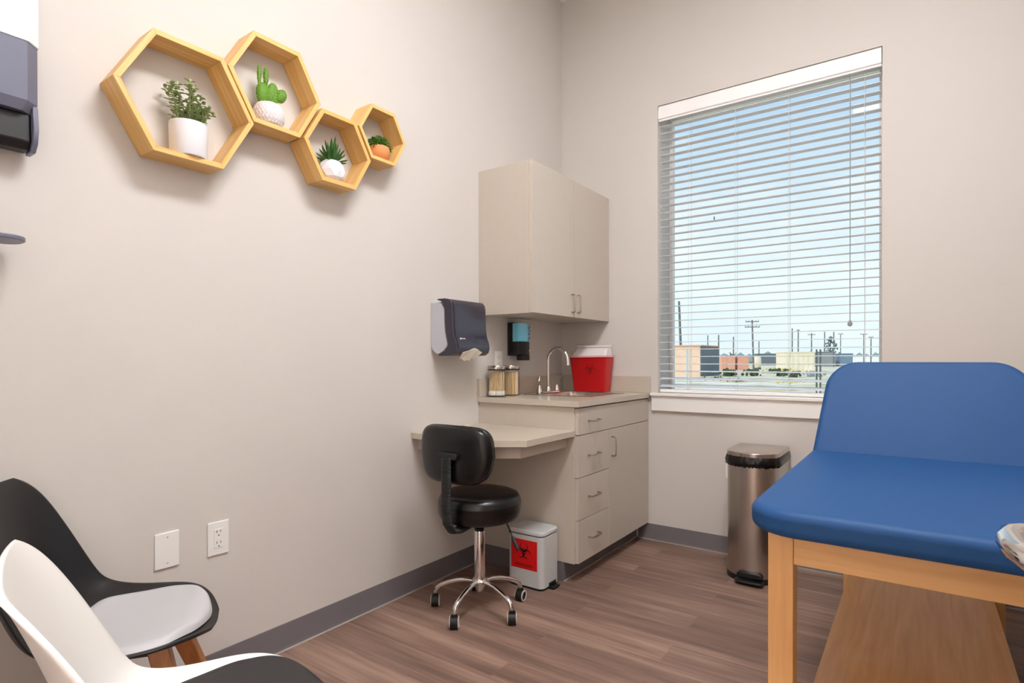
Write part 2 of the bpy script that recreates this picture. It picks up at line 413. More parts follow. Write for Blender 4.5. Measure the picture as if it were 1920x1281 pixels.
bm = NB(); lathe(bm, [(0, 0), (0.009, 0.004), (0.012, 0.014), (0.008, 0.026), (0.003, 0.034), (0, 0.034)], (1.712, 0.014, 1.290), 12)
obj('wand_tassel', bm, mat('wand_grey', (150, 156, 158), 0.3), bl)

# ------------------------------------------------------------------ ceiling lights
def troffer(cx, cy, label, st, cz=CZ, w=0.6, l=1.2):
    t = thing('ceiling_light', label, 'ceiling light', (cx, cy, cz))
    bm = NB()
    for a in ((cx - w / 2, cx + w / 2, cy - l / 2, cy - l / 2 + 0.03), (cx - w / 2, cx + w / 2, cy + l / 2 - 0.03, cy + l / 2), (cx - w / 2, cx - w / 2 + 0.03, cy - l / 2 + 0.03, cy + l / 2 - 0.03), (cx + w / 2 - 0.03, cx + w / 2, cy - l / 2 + 0.03, cy + l / 2 - 0.03)):
        box(bm, *a, cz - 0.025, cz)
    obj('frame', bm, M_white, t)
    obj('diffuser', box(NB(), cx - w / 2 + 0.03, cx + w / 2 - 0.03, cy - l / 2 + 0.03, cy + l / 2 - 0.03, cz - 0.018, cz - 0.012), emis('lamp_panel', (250, 251, 255), st), t)
troffer(1.75, -2.2, 'white rectangular ceiling light over the middle of the room', 43)
troffer(1.5, -4.0, 'white rectangular fill light added in the corridor ceiling', 95, HZ, 1.2, 0.6)  # unseen panel added as low frontal fill through the doorway

# ================================================================== HEXAGONAL SHELVES
def hexshelf(cy, cz, R, label):
    t = thing('hexagonal_shelf', label, 'wall shelf', (0, cy, cz), group='hexagonal wooden wall shelves', local=True)
    T = 0.0165 if R > 0.15 else 0.015; D = 0.1
    ap = R * math.cos(PI / 6); Ri = (ap - T) / math.cos(PI / 6)
    for k in range(6):
        a = PI / 3 * k + PI / 6      # board normal direction in (y,z)
        # local board: x along the board, y outward normal, z = depth from wall
        bm = NB()
        prism(bm, [(-R / 2, ap), (R / 2, ap), (Ri / 2, ap - T), (-Ri / 2, ap - T)], 0.001, D, 'z')
        bmesh.ops.recalc_face_normals(bm, faces=bm.faces[:])
        o = obj('board', bm, M_bamboo, t, bevel=0.0008, bseg=1)
        # basis: local z -> world x, local y -> outward (cos a, sin a) in (y,z)
        Y = Vector((0, math.cos(a), math.sin(a))); Z = Vector((1, 0, 0)); X = Y.cross(Z)
        o.matrix_local = Matrix((X, Y, Z)).transposed().to_4x4()
    return t
hexshelf(-2.509, 1.948, 0.2155, 'largest hexagonal wooden wall shelf, leftmost, holding the leafy plant in a white cylinder pot')
hexshelf(-2.2015, 2.118, 0.1845, 'hexagonal wooden wall shelf holding the cactus, highest on the left')
hexshelf(-1.930, 1.966, 0.1625, 'hexagonal wooden wall shelf holding the spiky succulent in a faceted white pot')
hexshelf(-1.698, 2.099, 0.134, 'smallest hexagonal wooden wall shelf, rightmost, holding the terracotta pot')
def floorz(cz, R, T): return cz - R * math.cos(PI / 6) + T + 0.0006
# plant 1: leafy stems in white cylinder pot
z0 = floorz(1.948, 0.2155, 0.0165); c = (0.058, -2.495)
t = thing('potted_plant', 'leafy sage green plant in a smooth white cylindrical pot on the largest shelf', 'potted plant', (c[0], c[1], z0), group='small plants on the hexagonal shelves')
bm = NB(); lathe(bm, [(0, z0), (0.053, z0), (0.055, z0 + 0.003), (0.0565, z0 + 0.108), (0.055, z0 + 0.110), (0.052, z0 + 0.108), (0.051, z0 + 0.1), (0, z0 + 0.1)], (c[0], c[1], 0), 48)
obj('pot', bm, M_potw, t)
bm = NB(); lathe(bm, [(0.0505, z0 + 0.1), (0.045, z0 + 0.106), (0, z0 + 0.108)], (c[0], c[1], 0), 24); obj('soil', bm, M_soil, t)
rnd = random.Random(3); bs = NB(); blf = NB()
for i in range(26):
    a = rnd.uniform(0, 2 * PI); r = rnd.uniform(0, 0.040)
    p = Vector((c[0] + r * math.cos(a), c[1] + r * math.sin(a), z0 + 0.104))
    H = rnd.uniform(0.055, 0.095) + (0.03 if math.sin(a) < -0.1 else 0)
    lean = Vector((math.cos(a) * 0.12, math.sin(a) * 0.10 + 0.03, 1)).normalized()
    if i in (3, 8, 12): p = Vector((c[0], c[1] + 0.02, z0 + 0.104)); lean = Vector((rnd.uniform(-.2, .3), 0.55, 0.9)).normalized(); H = 0.085
    pts = []
    n = 9
    for k in range(n + 1):
        u = k / n; pts.append(p + lean * H * u + Vector((math.cos(a) * 0.012, math.sin(a) * 0.02, -0.006)) * u * u)
    tube(bs, pts, [0.0016 * (1 - 0.5 * k / n) for k in range(n + 1)], 5)
    for k in range(1, n + 1):
        for sgn in (-1, 1):
            b2 = a + PI / 2 * (k % 2) + (0 if sgn > 0 else PI) + rnd.uniform(-.4, .4)
            d = Vector((math.cos(b2), math.sin(b2), 0.35 + rnd.uniform(-.2, .35)))
            leaf(blf, pts[k], d, (0, 0, 1), rnd.uniform(0.016, 0.022), 0.0125, 0.0008, 0.2, 4, 0.2)
    leaf(blf, pts[-1], lean, (1, 0, 0), 0.014, 0.009)
obj('stems', bs, M_leaf1, t); obj('leaves', blf, M_leaf1, t)
# plant 2: cactus in ribbed squat pot
z0 = floorz(2.118, 0.1845, 0.0165); c = (0.054, -2.210)
t = thing('potted_cactus', 'bright green multi-arm cactus in a squat ribbed pale pot on the second shelf', 'potted plant', (c[0], c[1], z0), group='small plants on the hexagonal shelves')
bm = NB()
prof = [(0, 0), (0.036, 0), (0.046, 0.006), (0.0525, 0.020), (0.0545, 0.036), (0.053, 0.052), (0.048, 0.068), (0.040, 0.080), (0.032, 0.084), (0.028, 0.078), (0, 0.076)]
pr_ = []
for (r1, a1), (r2, a2) in zip(prof, prof[1:]):
    for s in range(5): pr_.append((r1 + (r2 - r1) * s / 5, z0 + a1 + (a2 - a1) * s / 5))
pr_.append(prof[-1][:1] + (z0 + prof[-1][1],))
def wob(a, z):
    zz = (z - z0) / 0.084
    if zz < 0.04 or zz > 0.97: return 1
    return 1 + 0.022 * math.sin(26 * a + 2.0 * math.sin(zz * 2 * PI * 4.5))
lathe(bm, pr_, (c[0], c[1], 0), 156, wob=wob); obj('pot', bm, M_potr, t)
bc = NB(); bt = NB(); rnd = random.Random(5)
def pad(cx, cy, cz, rx, ry, rz, rot=0.0, ribs=0):
    M = Matrix.Rotation(rot, 3, 'X')
    N = 10; prof = [(math.sin(PI * i / N), -math.cos(PI * i / N)) for i in range(N + 1)]
    L = [(r if i not in (0, N) else 0, z) for i, (r, z) in enumerate(prof)]
    S3 = Matrix.Diagonal((rx, ry, rz))
    lathe(bc, L, (cx, cy, cz), 20, M=(M @ S3))
    n = int(900 * (ry + rx) * rz * 60)
    n = min(90, max(26, n)); ga = PI * (3 - math.sqrt(5))
    for i in range(n):
        z = 1 - 2 * (i + 0.5) / n; r = math.sqrt(1 - z * z); a = i * ga
        p = Vector((r * math.cos(a), r * math.sin(a), z)); q = M @ (S3 @ p) + Vector((cx, cy, cz))
        nn = (M @ Vector((p.x / rx, p.y / ry, p.z / rz))).normalized()
        s = 0.0013
        bmesh.ops.create_icosphere(bt, subdivisions=1, radius=s, matrix=Matrix.Translation(q + nn * 0.0006))
zc = z0 + 0.084
pad(c[0], c[1] - 0.022, zc + 0.030, 0.018, 0.026, 0.042, 0.08)
pad(c[0] + 0.003, c[1] + 0.012, zc + 0.036, 0.017, 0.024, 0.048, -0.12)
pad(c[0] + 0.004, c[1] + 0.048, zc + 0.046, 0.014, 0.020, 0.029, -0.5)
pad(c[0], c[1] + 0.026, zc + 0.030, 0.011, 0.013, 0.028, -0.7)
pad(c[0] - 0.004, c[1] - 0.034, zc + 0.098, 0.007, 0.0075, 0.038)
pad(c[0] + 0.004, c[1] - 0.013, zc + 0.096, 0.009, 0.0095, 0.036)
obj('cactus', bc, M_leaf2, t); obj('spine_tufts', bt, M_tuft, t)
# plant 3: spiky succulent in faceted white pot
z0 = floorz(1.966, 0.1625, 0.0165); c = (0.054, -1.934)
t = thing('potted_succulent', 'dark green spiky succulent in a faceted white pot on the third shelf', 'potted plant', (c[0], c[1], z0), group='small plants on the hexagonal shelves')
bm = NB(); seg = 9; rings = []
for j, (r, z) in enumerate([(0.033, 0), (0.050, 0.016), (0.0545, 0.042), (0.047, 0.070), (0.034, 0.084)]):
    rings.append([bm.verts.new((c[0] + r * math.cos((k + 0.5 * (j % 2)) * 2 * PI / seg), c[1] + r * math.sin((k + 0.5 * (j % 2)) * 2 * PI / seg), z0 + z)) for k in range(seg)])
bm.faces.new(list(reversed(rings[0])))
for j in range(4):
    A, B = rings[j], rings[j + 1]
    for k in range(seg):
        l = (k + 1) % seg
        if j % 2 == 0: bm.faces.new([A[k], A[l], B[k]]); bm.faces.new([A[l], B[l], B[k]])
        else: bm.faces.new([A[k], A[l], B[l]]); bm.faces.new([A[k], B[l], B[k]])
bm.faces.new(rings[-1]); obj('pot', bm, M_potw, t, smooth=False)
bm = NB(); rnd = random.Random(11); zc = z0 + 0.080
for ring, (n, el, L, w) in enumerate([(9, 0.12, 0.060, 0.012), (9, 0.55, 0.066, 0.013), (7, 0.95, 0.072, 0.014), (5, 1.25, 0.080, 0.014), (2, 1.5, 0.092, 0.014)]):
    for k in range(n):
        a = (k + 0.5 * (ring % 2)) * 2 * PI / n + rnd.uniform(-.15, .15); ee = el + rnd.uniform(-.1, .1)
        d = Vector((math.cos(a) * math.cos(ee) * 0.85, math.sin(a) * math.cos(ee), math.sin(ee)))
        p = Vector((c[0] + 0.007 * math.cos(a), c[1] + 0.007 * math.sin(a), zc + 0.002 * ring))
        leaf(bm, p, d, Vector((0, 0, 1)) - d * d.z if d.z < 0.97 else Vector((1, 0, 0)), L * rnd.uniform(.9, 1.1), w, 0.0035, 0.35, 6, -0.12)
obj('leaves', bm, M_leaf3, t)
# plant 4: round terracotta pot with low bush
z0 = floorz(2.099, 0.134, 0.015); c = (0.056, -1.685)
t = thing('potted_bush', 'low bushy green plant in a small round terracotta pot on the smallest shelf', 'potted plant', (c[0], c[1], z0), group='small plants on the hexagonal shelves')
bm = NB(); lathe(bm, [(0, 0), (0.028, 0), (0.037, 0.006), (0.0455, 0.024), (0.048, 0.042), (0.045, 0.058), (0.042, 0.060), (0.040, 0.054), (0, 0.054)], (c[0], c[1], z0), 40)
obj('pot', bm, M_terra, t)
bm = NB(); rnd = random.Random(2)
for i in range(620):
    a = rnd.uniform(0, 2 * PI); el = rnd.uniform(-0.35, 1.5); rr = rnd.uniform(0.5, 1.0)
    d = Vector((math.cos(a) * math.cos(el) * 0.8, math.sin(a) * math.cos(el) * 1.12, math.sin(el) * 0.78))
    p = Vector((c[0], c[1] + 0.002, z0 + 0.060)) + d * 0.052 * rr
    dd = (d + Vector((rnd.uniform(-.6, .6), rnd.uniform(-.6, .6), rnd.uniform(-.3, .6)))).normalized()
    leaf(bm, p, dd, (rnd.uniform(-1, 1), rnd.uniform(-1, 1), 1), rnd.uniform(0.010, 0.017), 0.0055, 0, 0.3, 3)
obj('leaves', bm, M_leaf4, t)

# ================================================================== WALL PLATES
def plate_blank(y, z, label):
    t = thing('blank_wall_plate', label, 'wall plate', (0, y, z))
    obj('cover_plate', box(NB(), 0.0, 0.006, y - 0.0375, y + 0.0375, z - 0.0585, z + 0.0585), M_plate, t, bevel=0.003)
    for dz in (-0.042, 0.042): obj('screw', tube(NB(), [(0.005, y, z + dz), (0.0068, y, z + dz)], 0.003, 12), M_greyp, t)
plate_blank(-2.541, 0.499, 'blank white wall plate, left of the outlet on the long wall')
def outlet(M, label, loc):
    """built facing +x at origin and placed by matrix M"""
    t = thing('wall_outlet', label, 'outlet', loc)
    def X(bm): bm.transform(M); return bm
    obj('cover_plate', X(box(NB(), 0, 0.006, -0.0375, 0.0375, -0.0585, 0.0585)), M_plate, t, bevel=0.003)
    rc = obj('receptacle', X(box(NB(), 0.004, 0.0078, -0.0165, 0.0165, -0.033, 0.033)), M_plate, t, bevel=0.001)
    bm = NB()
    for dz in (-0.019, 0.019):
        for dy, h in ((-0.0065, 0.0045), (0.0065, 0.0035)): box(bm, 0.0072, 0.0081, dy - 0.0011, dy + 0.0011, dz + 0.002 - h + 0.003, dz + 0.002 + h + 0.003)
        tube(bm, [(0.0072, 0, dz - 0.008), (0.0081, 0, dz - 0.008)], 0.0024, 10)
    obj('sockets', X(bm), M_slot, rc)
outlet(Matrix.Translation((0, -2.374, 0.496)), 'white double outlet on the long wall below the hexagonal shelves', (0, -2.374, 0.496))
outlet(Matrix.Translation((0, -0.735, 1.114)), 'white outlet above the counter, partly behind the glass jars', (0, -0.735, 1.114))
outlet(Matrix.Translation((1.131, 0, 0.496)) @ Matrix.Rotation(-PI / 2, 4, 'Z'), 'white outlet on the window wall behind the steel trash can', (1.131, 0, 0.496))

# ================================================================== CABINETS
def pull(p0, p1, out, L=0.026, r=0.0042):
    """wire pull between p0 and p1 standing out along `out`"""
    p0 = Vector(p0); p1 = Vector(p1); o = Vector(out); d = (p1 - p0).normalized(); c = 0.011
    bm = NB(); pts = [p0, p0 + o * (L - c)]
    for k in range(1, 5):
        a = k / 4 * PI / 2; pts.append(p0 + o * (L - c + c * math.sin(a)) + d * (c - c * math.cos(a)))
    for k in range(0, 5):
        a = k / 4 * PI / 2; pts.append(p1 + o * (L - c + c * math.cos(a)) - d * (c - c * math.sin(a)))
    pts.append(p1); tube(bm, pts, r, 8); return bm
uc = thing('upper_cabinet', 'greige two-door wall cabinet mounted above the sink counter', 'cabinet', (0, -0.457, 1.367))
bm = NB(); y0, y1, zb, ztp, xd = -0.914, -0.002, 1.367, 2.1696, 0.333
box(bm, 0.001, xd, y0, y0 + 0.018, zb, ztp); box(bm, 0.001, xd, y1 - 0.018, y1, zb, ztp)
box(bm, 0.001, xd, y0 + 0.018, y1 - 0.018, zb + 0.004, zb + 0.022); box(bm, 0.001, xd, y0 + 0.018, y1 - 0.018, ztp - 0.018, ztp); box(bm, 0.001, 0.008, y0 + 0.018, y1 - 0.018, zb + 0.022, ztp - 0.018)
obj('cabinet_box', bm, M_lam, uc, bevel=0.0006, bseg=1)
obj('edge_band', box(NB(), xd, xd + 0.0015, y0, y0 + 0.018, zb, ztp), M_edge, uc, smooth=False)
ym = -0.462
for (a, b_, hy) in ((y0 + 0.003, ym - 0.0015, ym - 0.032), (ym + 0.0015, y1 - 0.002, ym + 0.034)):
    d = obj('door', box(NB(), xd + 0.003, 0.356, a, b_, zb + 0.002, ztp - 0.001), M_lam, uc, bevel=0.001, bseg=2)
    obj('handle', pull((0.355, hy, 1.397), (0.355, hy, 1.50), (1, 0, 0)), M_nickel, d)

bcab = thing('base_cabinet', 'greige base cabinet with four drawers and one door under the sink counter', 'cabinet', (0.3, -0.457, 0))
xf = 0.606; y0, y1, zb, ztp = -0.914, -0.002, 0.1, 0.883
bm = NB()
box(bm, 0.001, xf, y0, y0 + 0.018, zb, ztp); box(bm, 0.001, xf, y1 - 0.018, y1, zb, ztp); box(bm, 0.001, xf, y0 + 0.018, y1 - 0.018, zb, zb + 0.018)
box(bm, 0.001, 0.008, y0 + 0.018, y1 - 0.018, zb + 0.018, ztp); box(bm, xf - 0.018, xf, y0 + 0.018, y1 - 0.018, 0.70, 0.74); box(bm, xf - 0.018, xf, y0 + 0.018, y1 - 0.018, ztp - 0.02, ztp)
obj('cabinet_box', bm, M_lam, bcab, bevel=0.0006, bseg=1)
obj('edge_band', box(NB(), xf, xf + 0.0015, y0, y0 + 0.02, zb, ztp), M_edge, bcab, smooth=False)
obj('toe_kick', box(NB(), 0.001, 0.545, y0 + 0.002, y1, 0.0, zb), M_base, bcab)
ysp = -0.564; g = 0.0018
fr = [('drawer', y0 + 0.003, y1 - 0.003, 0.742, 0.879, 'h', -0.805, 0.808), ('drawer', y0 + 0.003, ysp, 0.5295, 0.742, 'h', -0.75, 0.634), ('drawer', y0 + 0.003, ysp, 0.317, 0.5295, 'h', -0.75, 0.424), ('drawer', y0 + 0.003, ysp, 0.1025, 0.317, 'h', -0.75, 0.215), ('door', ysp, y1 - 0.003, 0.1025, 0.742, 'v', -0.533, 0.645)]
for nm, a, b_, c0, c1, o_, hy, hz in fr:
    d = obj(nm, box(NB(), xf + 0.003, 0.628, a + g, b_ - g, c0 + g, c1 - g), M_lam, bcab, bevel=0.001, bseg=2)
    if o_ == 'h':
        hy = -0.752
        obj('handle', pull((0.627, hy - 0.052, hz), (0.627, hy + 0.052, hz), (1, 0, 0), 0.028), M_nickel, d)
    else: obj('handle', pull((0.627, hy, hz - 0.052), (0.627, hy, hz + 0.052), (1, 0, 0), 0.028), M_nickel, d)
# toe base strip light line
bm = NB(); box(bm, 0.545, 0.552, y0 + 0.002, y1, 0.0, 0.006); obj('caulk_line', bm, M_caulk, bcab)

# countertop with sink cut-out
def slab_hole(bm, X0, X1, Y0, Y1, hx0, hx1, hy0, hy1, z0, z1):
    o = [(X0, Y0), (X1, Y0), (X1, Y1), (X0, Y1)]; i = [(hx0, hy0), (hx1, hy0), (hx1, hy1), (hx0, hy1)]
    V = {}
    for nm, L in (('o', o), ('i', i)):
        for zz, z in ((0, z0), (1, z1)): V[nm, zz] = [bm.verts.new((x, y, z)) for x, y in L]
    for k in range(4):
        l = (k + 1) % 4
        bm.faces.new([V['o', 1][k], V['o', 1][l], V['i', 1][l], V['i', 1][k]]); bm.faces.new([V['o', 0][l], V['o', 0][k], V['i', 0][k], V['i', 0][l]])
        bm.faces.new([V['o', 0][k], V['o', 0][l], V['o', 1][l], V['o', 1][k]]); bm.faces.new([V['i', 0][l], V['i', 0][k], V['i', 1][k], V['i', 1][l]])
ct = thing('countertop', 'greige laminate sink countertop with low backsplash, in the corner', 'countertop', (0.3, -0.46, 0.884))
bm = NB(); slab_hole(bm, 0.001, 0.64, -0.93, -0.001, 0.13, 0.53, -0.60, -0.22, 0.8845, 0.914)
obj('counter_slab', bm, M_top, ct, bevel=0.0015, bseg=2)
bm = NB(); box(bm, 0.001, 0.02, -0.93, -0.001, 0.914, 1.015); obj('backsplash', bm, M_top, ct, bevel=0.0015, bseg=2)
bm = NB(); box(bm, 0.02, 0.64, -0.02, -0.001, 0.914, 1.015); obj('backsplash', bm, M_top, ct, bevel=0.0015, bseg=2)
# sink
sk = thing('sink', 'stainless steel drop-in sink set in the countertop below the faucet', 'sink', (0.33, -0.41, 0.9))
bm = NB(); slab_hole(bm, 0.10, 0.55, -0.62, -0.20, 0.19, 0.525, -0.595, -0.225, 0.9142, 0.9185)
obj('rim', bm, M_steel, sk, bevel=0.0015)
bm = NB(); v0 = [bm.verts.new(p) for p in ((0.19, -0.595, 0.916), (0.525, -0.595, 0.916), (0.525, -0.225, 0.916), (0.19, -0.225, 0.916))]
v1 = [bm.verts.new(p) for p in ((0.21, -0.575, 0.76), (0.505, -0.575, 0.76), (0.505, -0.245, 0.76), (0.21, -0.245, 0.76))]
for k in range(4): bm.faces.new([v0[k], v0[(k + 1) % 4], v1[(k + 1) % 4], v1[k]])
bm.faces.new(v1)
obj('basin', bm, M_steel, sk, bevel=0.02)
# faucet
fc = thing('faucet', 'chrome gooseneck faucet with two blade handles at the sink', 'faucet', (0.155, -0.43, 0.9185))
fx, fy, fz = 0.155, -0.43, 0.9188
bm = NB(); prism(bm, rrect(fx - 0.022, fx + 0.022, fy - 0.12, fy + 0.12, 0.021), fz, fz + 0.012); obj('deck_plate', bm, M_chrome, fc, bevel=0.003)
bm = NB(); lathe(bm, [(0, 0.012), (0.020, 0.012), (0.019, 0.03), (0.012, 0.04), (0, 0.04)], (fx, fy, fz), 24)
pts = [(fx, fy, fz + 0.02), (fx, fy, fz + 0.20)]
Rg = 0.068
for k in range(1, 15):
    a = k / 14 * (PI * 0.98); pts.append((fx + Rg - Rg * math.cos(a), fy, fz + 0.20 + Rg * math.sin(a)))
pts.append((fx + 2 * Rg + 0.003, fy, fz + 0.168))
tube(bm, pts, [0.0098] * (len(pts) - 2) + [0.0105, 0.0108], 14); obj('spout', bm, M_chrome, fc)
for s in (-1, 1):
    bm = NB(); yy = fy + s * 0.10
    lathe(bm, [(0, 0.012), (0.019, 0.012), (0.018, 0.022), (0.012, 0.034), (0.011, 0.046), (0, 0.050)], (fx, yy, fz), 20)
    tube(bm, [(fx, yy, fz + 0.042), (fx + 0.004, yy + s * 0.012, fz + 0.056), (fx + 0.012, yy + s * 0.024, fz + 0.078), (fx + 0.02, yy + s * 0.030, fz + 0.105)], [0.006, 0.007, 0.009, 0.007], 10, asp=0.5)
    obj('blade_handle', bm, M_chrome, fc)

# sharps container
sh = thing('sharps_container', 'red sharps container with a frosted white lid beside the sink', 'sharps container', (0.275, -0.09, 0.914))
def frus(bm, a, b_, z0, z1):
    A = [bm.verts.new((x, y, z0)) for x, y in a]; B = [bm.verts.new((x, y, z1)) for x, y in b_]
    n = len(a); bm.faces.new(list(reversed(A))); bm.faces.new(B)
    for k in range(n): bm.faces.new([A[k], A[(k + 1) % n], B[(k + 1) % n], B[k]])
    return bm
body = obj('bin_body', frus(NB(), rrect(0.165, 0.385, -0.130, -0.035, 0.012), rrect(0.140, 0.406, -0.146, -0.028, 0.012), 0.9145, 1.135), M_red, sh, bevel=0.004)
obj('rim', prism(NB(), rrect(0.134, 0.412, -0.152, -0.024, 0.015), 1.135, 1.146), M_rim, sh, bevel=0.002)
obj('lid', frus(NB(), rrect(0.156, 0.396, -0.142, -0.030, 0.012), rrect(0.172, 0.390, -0.10, -0.032, 0.012), 1.146, 1.196), M_lid, sh, bevel=0.003)
obj('hinged_flap', box(NB(), 0.170, 0.390, -0.098, -0.032, 1.197, 1.214), M_lid, sh, bevel=0.004)
# biohazard emblem maker (drawn in a local XY plane)
def biohazard(R, th=0.0006):
    bm = NB(); n = 40
    for k in range(3):
        a = PI / 2 + k * 2 * PI / 3; cx, cy = 0.46 * R * math.cos(a), 0.46 * R * math.sin(a)
        ro, ri = 0.50 * R, 0.37 * R; a_in = 0.30 * R * 1.0; gap = 0.62
        ocx, ocy = 0.10 * R * math.cos(a), 0.10 * R * math.sin(a)
        A0 = []; B0 = []
        for j in range(n + 1):
            u = a + gap + (2 * PI - 2 * gap) * j / n
            taper = 0.35 + 0.65 * math.sin(PI * j / n)
            A0.append((cx + ro * math.cos(u), cy + ro * math.sin(u))); rr = ro - (ro - ri) * taper
            B0.append((cx + rr * math.cos(u), cy + rr * math.sin(u)))
        va = [[bm.verts.new((p[0], p[1], z)) for p in A0] for z in (0, th)]; vb = [[bm.verts.new((p[0], p[1], z)) for p in B0] for z in (0, th)]
        for j in range(n):
            bm.faces.new([va[1][j], va[1][j + 1], vb[1][j + 1], vb[1][j]]); bm.faces.new([va[0][j], va[0][j + 1], va[1][j + 1], va[1][j]]); bm.faces.new([vb[0][j], vb[0][j + 1], vb[1][j + 1], vb[1][j]])
    # middle ring
    for (r0, r1) in ((0.36 * R, 0.28 * R),):
        o = [bm.verts.new((r0 * math.cos(2 * PI * j / n), r0 * math.sin(2 * PI * j / n), th * 1.1)) for j in range(n)]
        i = [bm.verts.new((r1 * math.cos(2 * PI * j / n), r1 * math.sin(2 * PI * j / n), th * 1.1)) for j in range(n)]
        for j in range(n): bm.faces.new([o[j], o[(j + 1) % n], i[(j + 1) % n], i[j]])
    return bm
bm = biohazard(0.042); bm.transform(Matrix.Translation((0.29, -0.1415, 1.06)) @ Matrix.Rotation(math.radians(4.5), 4, 'X') @ Matrix.Rotation(PI / 2, 4, 'X'))
obj('hazard_emblem', bm, M_redd, body)

# jars
def jar(x, y, label, grp):
    t = thing('glass_jar', label, 'jar', (x, y, 0.9142), group=grp); z = 0.9145
    bm = NB(); lathe(bm, [(0, 0), (0.049, 0), (0.052, 0.004), (0.052, 0.138), (0.047, 0.145), (0.046, 0.150), (0.0445, 0.150), (0.0455, 0.144), (0.0500, 0.137), (0.0500, 0.006), (0, 0.005)], (x, y, z), 40)
    obj('glass_body', bm, M_jar, t)
    bm = NB(); lathe(bm, [(0, 0.150), (0.050, 0.150), (0.051, 0.153), (0.051, 0.170), (0.049, 0.173), (0, 0.173)], (x, y, z), 40)
    obj('lid', bm, M_steel, t)
    bm = NB(); lathe(bm, [(0.0515, 0.147), (0.052, 0.148), (0.052, 0.1525), (0.0515, 0.1535), (0.0450, 0.153), (0.045, 0.147)], (x, y, z), 40)
    obj('lid_gasket', bm, M_blackp, t)
jx, jy = 0.078, -0.852; kx, ky = 0.082, -0.722
jar(jx, jy, 'glass jar of cotton-tipped swabs with a steel lid, nearer the counter end', 'glass jars on the counter')
jar(kx, ky, 'glass jar of wooden tongue depressors with a steel lid, nearer the sink', 'glass jars on the counter')
rnd = random.Random(4)
bm = NB(); tube(bm, [(0, 0, 0.012), (0, 0, 0.134)], 0.00125, 6)
s0 = obj('cotton_swab', bm, M_stick); tag(s0, 'wooden cotton-tipped swab standing head down in the jar at the counter end', 'cotton swab', 'cotton swabs in the jar')
bm = NB(); lathe(bm, [(0, 0), (0.0036, 0.0025), (0.0052, 0.010), (0.0046, 0.020), (0.0013, 0.027), (0, 0.027)], (0, 0, 0), 8)
obj('cotton_tip', bm, M_cotton, s0)
n = 0
for i in range(64):
    a = i * 2.39996; r = 0.0445 * math.sqrt((i + 0.5) / 64)
    s = s0 if i == 0 else dup(s0)
    bx, by = r * math.cos(a), r * math.sin(a); q = rnd.uniform(0.80, 1.02) * min(1.0, 1.0); tw = rnd.uniform(-.5, .5)
    tx, ty = 0.98 * (bx * math.cos(tw) - by * math.sin(tw)) + rnd.uniform(-.006, .006), 0.75 * (bx * math.sin(tw) + by * math.cos(tw)) + rnd.uniform(-.006, .006)
    if math.hypot(tx, ty) > 0.043: tx *= 0.8; ty *= 0.8
    s.location = (jx + bx, jy + by, 0.9206)
    s.rotation_euler = Vector((tx - bx, ty - by, 0.134)).to_track_quat('Z', 'Y').to_euler()
bm = NB(); pts = rrect(-0.0088, 0.0088, 0, 0.128, 0.0086, 5); prism(bm, pts, -0.0008, 0.0008, 'y')
d0 = obj('tongue_depressor', bm, M_stick); tag(d0, 'flat wooden tongue depressor standing in the jar nearer the sink', 'tongue depressor', 'tongue depressors in the jar')
for i in range(36):
    d = d0 if i == 0 else dup(d0)
    row = i % 12; colm = i // 12
    xx = (row - 5.5) * 0.0056; yy = (colm - 1) * 0.0215
    xx *= 1.22 if colm == 1 else 1.0
    if math.hypot(xx, abs(yy) + 0.009) > 0.0475: xx *= 0.75
    lean = rnd.uniform(-.10, .10); 
    d.location = (kx + xx, ky + yy * 0.95, 0.9206)
    d.rotation_euler = (rnd.uniform(-.06, .06), rnd.uniform(-.05, .05), PI / 2 + rnd.uniform(-.25, .25))

# ------------------------------------------------------------------ paper towel dispenser
td = thing('paper_towel_dispenser', 'smoked plastic paper towel dispenser on the wall left of the sink', 'paper towel dispenser', (0, -1.16, 1.28))
ya, yb = -1.300, -1.045
back = [(0.001, 1.20), (0.001, 1.408), (0.06, 1.408), (0.075, 1.40), (0.092, 1.37), (0.094, 1.30), (0.099, 1.25), (0.112, 1.20), (0.108, 1.185), (0.085, 1.165), (0.055, 1.150), (0.035, 1.152), (0.012, 1.17)]
obj('housing', prism(NB(), back, ya, yb, 'y'), M_greyp, td, bevel=0.003)
cov = [(0.048, 1.418), (0.052, 1.424), (0.10, 1.424), (0.128, 1.418), (0.140, 1.405), (0.146, 1.385), (0.148, 1.33), (0.150, 1.275), (0.158, 1.235), (0.170, 1.205), (0.174, 1.18), (0.168, 1.158), (0.15, 1.144), (0.125, 1.140), (0.06, 1.140), (0.055, 1.146), (0.10, 1.166), (0.122, 1.19), (0.116, 1.22), (0.104, 1.26), (0.100, 1.31), (0.099, 1.375), (0.088, 1.400), (0.072, 1.412)]
cover = obj('cover', prism(NB(), cov, ya - 0.006, yb + 0.008, 'y'), M_smoke, td, bevel=0.004)
